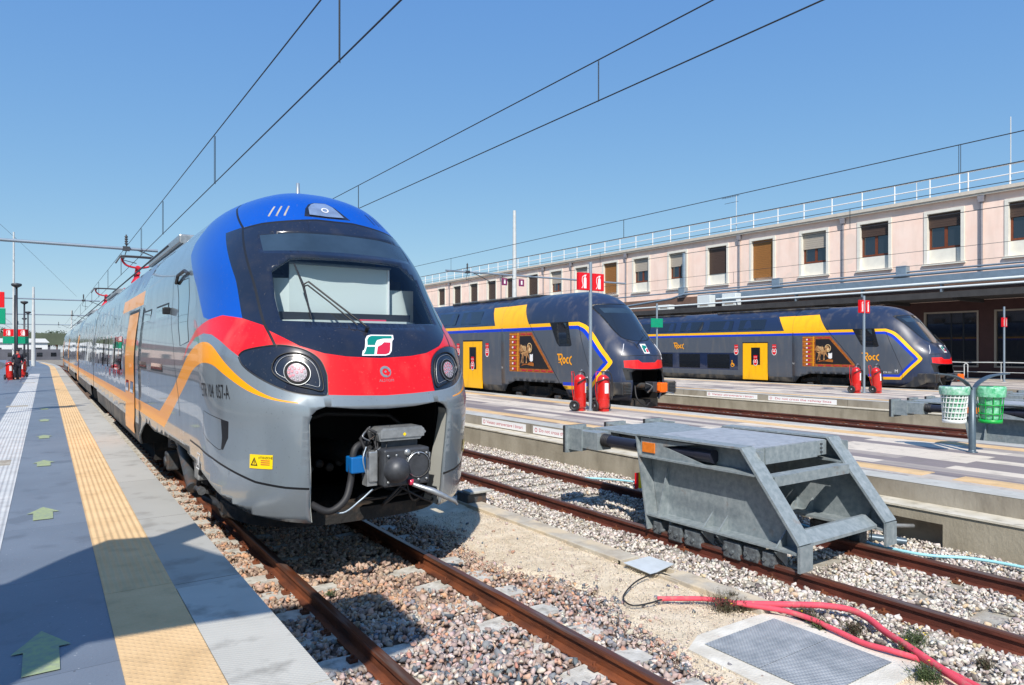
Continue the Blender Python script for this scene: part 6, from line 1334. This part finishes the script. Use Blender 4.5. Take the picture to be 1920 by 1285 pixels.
for yc in (37.4, 34.9, 41.8): p = MB(); p.bbox(44.6, 45.3, yc-.65, yc+.65, 5.66, 6.75 if yc < 40 else 6.2, 'pipe_white', .03); p.box(44.58, 44.6, yc-.45, yc-.43+.8, 5.9, 6.0, 'shutter_beige'); p.build('air_conditioner', bld)
for yc in (42.1, 23, 32.5): p = MB(); p.bbox(47.2, 47.7, yc-.35, yc+.35, 7.1, 7.9, 'duct', .04); p.tube([(47.6, yc, 7.8), (47.6, yc, 11.0 if yc > 40 else 7.9)], .16, 'duct', 10); p.build('vent', bld)
def aerial(x, y, z, h, label, bars=True):
    t = empty('aerial', (x, y, z), label, 'aerial', 'aerials on the roof'); p = MB(); p.tube([(0, 0, 0), (0, 0, h)], .03, 'mast_pale', 6); lb(p, 'mast', t)
    if bars:
        p = MB(); p.tube([(0, -.3, h), (0, 1.5, h)], .018, 'steel_dark', 5); p.tube([(0, -.2, h-.5), (0, 1.2, h-.5)], .018, 'steel_dark', 5)
        for k in range(6): p.tube([(-.25, k*.25, h), (.25, k*.25, h)], .01, 'steel_dark', 4)
        lb(p, 'aerial_bars', t)
aerial(FX+.3, 37, 12.22, 3.1, 'television aerial with crossbars on the roof edge'); aerial(FX+.3, 17.1, 12.22, 4.2, 'plain tall thin mast on the roof near the right edge', False)
# barrier at the train 3 pavement
t = empty('barrier', (45, 17.5, PT), 'low pale tubular barrier in front of the dark ground floor windows', 'barrier')
for yc in (20.0, 16.4, 12.8): p = MB(); p.tube(spline([(45, yc-1.7, PT), (45, yc-1.7, 1.4), (45, yc-1.6, 1.55), (45, yc+1.6, 1.55), (45, yc+1.7, 1.4), (45, yc+1.7, PT)], 3), .03, 'mast_pale', 8); p.tube([(45, yc-1.7, 1.0), (45, yc+1.7, 1.0)], .02, 'mast_pale', 6); p.tube([(45, yc, 1.55), (45, yc, PT)], .02, 'mast_pale', 6); p.build('barrier_hoop', t)
# ================================================================ masts, beams and overhead wires
def insul(p, x, y, z, up=1): p.lathe([(.02, 0), (.02, .1)]+[q for k in range(4) for q in ((.05, .12+k*.09), (.065, .15+k*.09), (.03, .18+k*.09))]+[(.02, .5), (0, .5)], (x, y, z), 'insulator', 8)
def gantry(y, x0, x1, z, mast_x, mh, label, drops=(), r=.06, mr=.2):
    t = empty('catenary_gantry', (mast_x, y, 0), label, 'gantry', 'gantries that carry the overhead wires')
    p = MB(); p.tube([(mast_x, y, 0), (mast_x, y, mh)], [mr, mr*.5], 'mast_pale', 14); p.build('mast', t)
    p = MB(); p.tube([(x0, y, z), (x1, y, z)], r, 'pole_grey', 8); p.build('beam', t)
    for x in drops:
        p = MB(); insul(p, x, y, z+.05); p.box(x-.12, x+.12, y-.12, y+.12, z-.08, z+.08, 'steel_dark'); p.tube(spline([(x+.3, y, z), (x+.8, y-.1, z-.2), (x+1.6, y-.3, z-.6)], 4), .025, 'insulator', 5); p.tube([(x, y, z-.1), (x-.1, y, z-.45), (x+.35, y, z-.55)], .018, 'insulator', 5)
        p.build('insulator', t)
gantry(30.4, -4.2, 3.7, 6.24, -4.0, 8.0, 'nearest gantry beam crossing the upper left over the silver train', (2.6,))
gantry(69, -4.6, 3.9, 6.5, -2.13, 11.9, 'second gantry on the left with a tall thin mast behind the lamp post', (2.7,), mr=.12)
gantry(88, -5, 5, 6.0, -1.04, 8.9, 'third gantry on the left with a broad pale mast', (2.4, -5), mr=.22)
gantry(36, 19.8, 34.5, 7.05, 24.8, 11.2, 'pale mast and beam rising behind the two dark trains', (21.3,))
gantry(150, -18, 12, 6.8, 4.0, 9.5, 'distant gantry on the left beyond the silver train', (-4, 2), .08)
def cat_wire(x, zc, zm, y0, y1, label, drops, stag=0., r=.012, sag=.0, xm=None):
    t = empty('overhead_wire', (x, y0, zm), label, 'overhead wire', 'overhead wires above the tracks'); xm = x if xm is None else xm
    p = MB(); p.tube([(x, y0, zc), (x, (y0+y1)/2, zc), (x, y1, zc)], r, 'wire', 5); p.build('contact_wire', t)
    p = MB(); p.tube([(xm, y0, zm), (xm, (y0+y1)/2, zm-sag), (xm, y1, zm)], r, 'wire', 5); p.build('messenger_wire', t)
    p = MB()
    for y in drops: p.tube([(x, y, zc), (xm, y, zm)], r*.6, 'wire', 4); p.tube([(x+.03, y+.05, zc), (xm+.03, y+.05, zm)], r*.6, 'wire', 4)
    p.build('dropper', t); return t
cat_wire(2.86, 5.73, 6.72, 0, 140, 'pair of wires running directly above the silver train', (7.8, 15.0, 22.5, 28, 36, 44, 52, 60, 70, 80), r=.0105)
cat_wire(7.15, 6.22, 6.86, -2, 120, 'pair of wires above the buffer stop track, crossing the middle of the sky', (8.05, 18.0, 28, 40, 52), r=.0105)
cat_wire(16.8, 6.25, 6.88, -2, 120, 'pair of wires above the nearer dark train, skimming the roof railing', (6.9, 17.6, 30, 42, 54), r=.012)
cat_wire(21.4, 6.2, 6.85, -2, 120, 'pair of thin wires above the empty track between the dark trains', (12, 24, 36, 48), r=.011)
cat_wire(33.7, 6.25, 6.9, -2, 120, 'pair of thin wires passing in front of the pink wall above the farther dark train', (14, 26, 38, 50), r=.0105)
cat_wire(-5.0, 6.0, 7.0, 40, 150, 'pair of wires above the track on the far left', (60, 75, 90), r=.02)
pipe('guy_wire', [(-6, 60, 14.5), (-1.5, 80, 12), (3.5, 110, 9.5)], .015, 'wire', 'thin sloping wire in the pale sky at the left', 'wire', n=4)
# small tower signs by the mast
t = empty('track_number_sign', (24.8, 35.9, 6.6), 'pair of tiny purple track signs hanging at the pale mast', 'sign')
for dx in (-.95, .35): p = MB(); p.bbox(24.8+dx-.2, 24.8+dx+.2, 35.7, 35.75, 6.35, 6.8, 'sign_purple', .01); p.box(24.8+dx-.06, 24.8+dx+.06, 35.69, 35.7, 6.45, 6.7, 'sign_white'); p.build('number_plate', t)
for o_ in children(t): o_.data.materials[0] = M('sign_purple')
# ================================================================ far background on the left
def far_block(x0, x1, y0, y1, z0, z1, m_, name, label, cat, nw=0, roof=None):
    t = empty(name, ((x0+x1)/2, y0, z0), label, cat); p = MB(); p.box(x0, x1, y0, y1, z0, z1, m_); p.build('wall', t)
    if roof: p = MB(); p.prism([(x0-.4, z1), (x1+.4, z1), (x1-.5, z1+roof[1]), (x0+.5, z1+roof[1])], 1, y0-.5, y1+.5, roof[0]); p.build('roof', t)
    for k in range(nw): a = x0+(k+.3)*(x1-x0)/nw; p = MB(); p.box(a, a+(x1-x0)/nw*.4, y0-.06, y0-.01, z0+(z1-z0)*.35, z0+(z1-z0)*.7, 'dark_glass'); p.build('window', t)
far_block(-13.5, 3, 196, 204, -.3, 2.3, 'far_wall', 'boundary_wall', 'long low grey wall closing the tracks at the far left', 'wall', 6)
far_block(-20, 0.5, 210, 222, -.3, 4.0, 'far_white', 'shed', 'long low white shed behind the grey wall', 'shed', 5, ('far_white', 1.0))
far_block(-23, 7, 240, 250, 3.6, 7.0, 'far_green', 'viaduct', 'dull green road bridge crossing behind the white shed', 'bridge')
t_ = [o for o in bpy.data.objects if o.name.startswith('viaduct')][0]; p = MB(); [p.box(a, a+1.2, 240.5, 249, -.3, 3.6, 'far_wall') for a in (-21, -14, -7, 0, 6)]; p.build('pier', t_)
far_block(-30, -13.3, 170, 182, -.3, 5.4, 'far_pink', 'house', 'pale pink house at the far left edge', 'house', 4, ('far_red', 1.2))
far_block(-25, -11.5, 140, 150, -.3, 1.9, 'far_red', 'goods_wagon', 'dark red wagon standing at the far left edge', 'wagon')
def tree(x, y, h, r, label):
    t = empty('tree', (x, y, 0), label, 'tree', 'distant trees on the horizon'); p = MB(); p.tube([(x, y, -.3), (x+.2, y, h*.4), (x, y, h*.75)], [.3, .2, .08], 'wood_frame', 6)
    for k in range(4): a = k*1.6; p.tube([(x, y, h*.4), (x+cos(a)*r*.6, y+sin(a)*r*.6, h*.7)], [.12, .04], 'wood_frame', 5)
    p.build('trunk', t); p = MB()
    for i in range(900):
        v = Vector((random.gauss(0, 1), random.gauss(0, 1), random.gauss(0, 1))).normalized()*random.uniform(.4, 1)**.5; c = Vector((x, y, h*.68))+Vector((v.x*r*(1+.25*sin(5*v.y)), v.y*r, v.z*h*.34)); a = Vector((random.uniform(-1, 1), random.uniform(-1, 1), random.uniform(-1, 1)))*.35; b = Vector((random.uniform(-1, 1), random.uniform(-1, 1), random.uniform(-1, 1)))*.35
        p.add([c+a, c+b, c-a*.8], [(0, 1, 2)], 'foliage')
    p.build('crown', t)
for i, (x, y, h, r) in enumerate([(-12, 262, 9, 5), (-4, 265, 8, 4.5), (3, 268, 8.5, 5), (10, 262, 8, 5), (-20, 270, 9, 6), (18, 266, 9, 6)]): tree(x, y, h, r, 'dim green tree showing above the far road bridge')
# unseen, added on the left: a building for the paint to mirror, a shadow-casting slab
far_block(-34, -26, -20, 95, 0, 9.5, 'far_pink', 'mirrored_building', 'long pink building added out of view on the left, to be mirrored in the silver train', 'building', 0, ('far_red', 1.5))  # unseen, added so that the silver side mirrors a darker band
tb = [o for o in bpy.data.objects if o.name.startswith('mirrored_building')][0]
for k in range(24): yy = -18+k*4.7; p = MB(); p.box(-25.98, -25.9, yy, yy+1.8, 4.8, 7.4, 'dark_glass'); p.box(-25.98, -25.88, yy, yy+3, .6, 3.2, 'dark_glass'); p.build('window', tb)
p = MB(); p.box(-26, -21, -20, 95, 3.8, 4.1, 'canopy_dark'); p.build('canopy', tb)
t = empty('shadow_slab', (-2.6, 1.2, PT), 'unseen flat slab on posts, added outside the left of the view and shaped to cast the platform shadow', 'shadow caster')
SHADE_OUTLINE = [(2.31, 4.7), (1.48, 4.5), (1.3, 4.75), (.82, 4.83), (.22, 4.9), (.1, 4.75), (-.2, 4.45), (-4, 3.9), (-4, 6.2), (-.28, 6.41), (.14, 7.0), (.45, 7.34), (.82, 7.22), (1.27, 7.6), (1.3, 7.1), (1.0, 6.85), (1.2, 6.3), (1.33, 6.04), (2.36, 5.91)]  # unseen roof and posts are added; this outline is cut to the wanted shadow
p = MB(); p.prism([(a-.6*4.45, b-.8*4.45) for a, b in SHADE_OUTLINE], 2, 4.96, 5.06, 'pole_grey'); p.build('roof', t)
for x, y in ((-3.6, 1.6), (-4.4, 1.2)): p = MB(); p.cyl((x, y, PT), (x, y, 4.96), .06, 'pole_grey', 12); p.build('post', t)
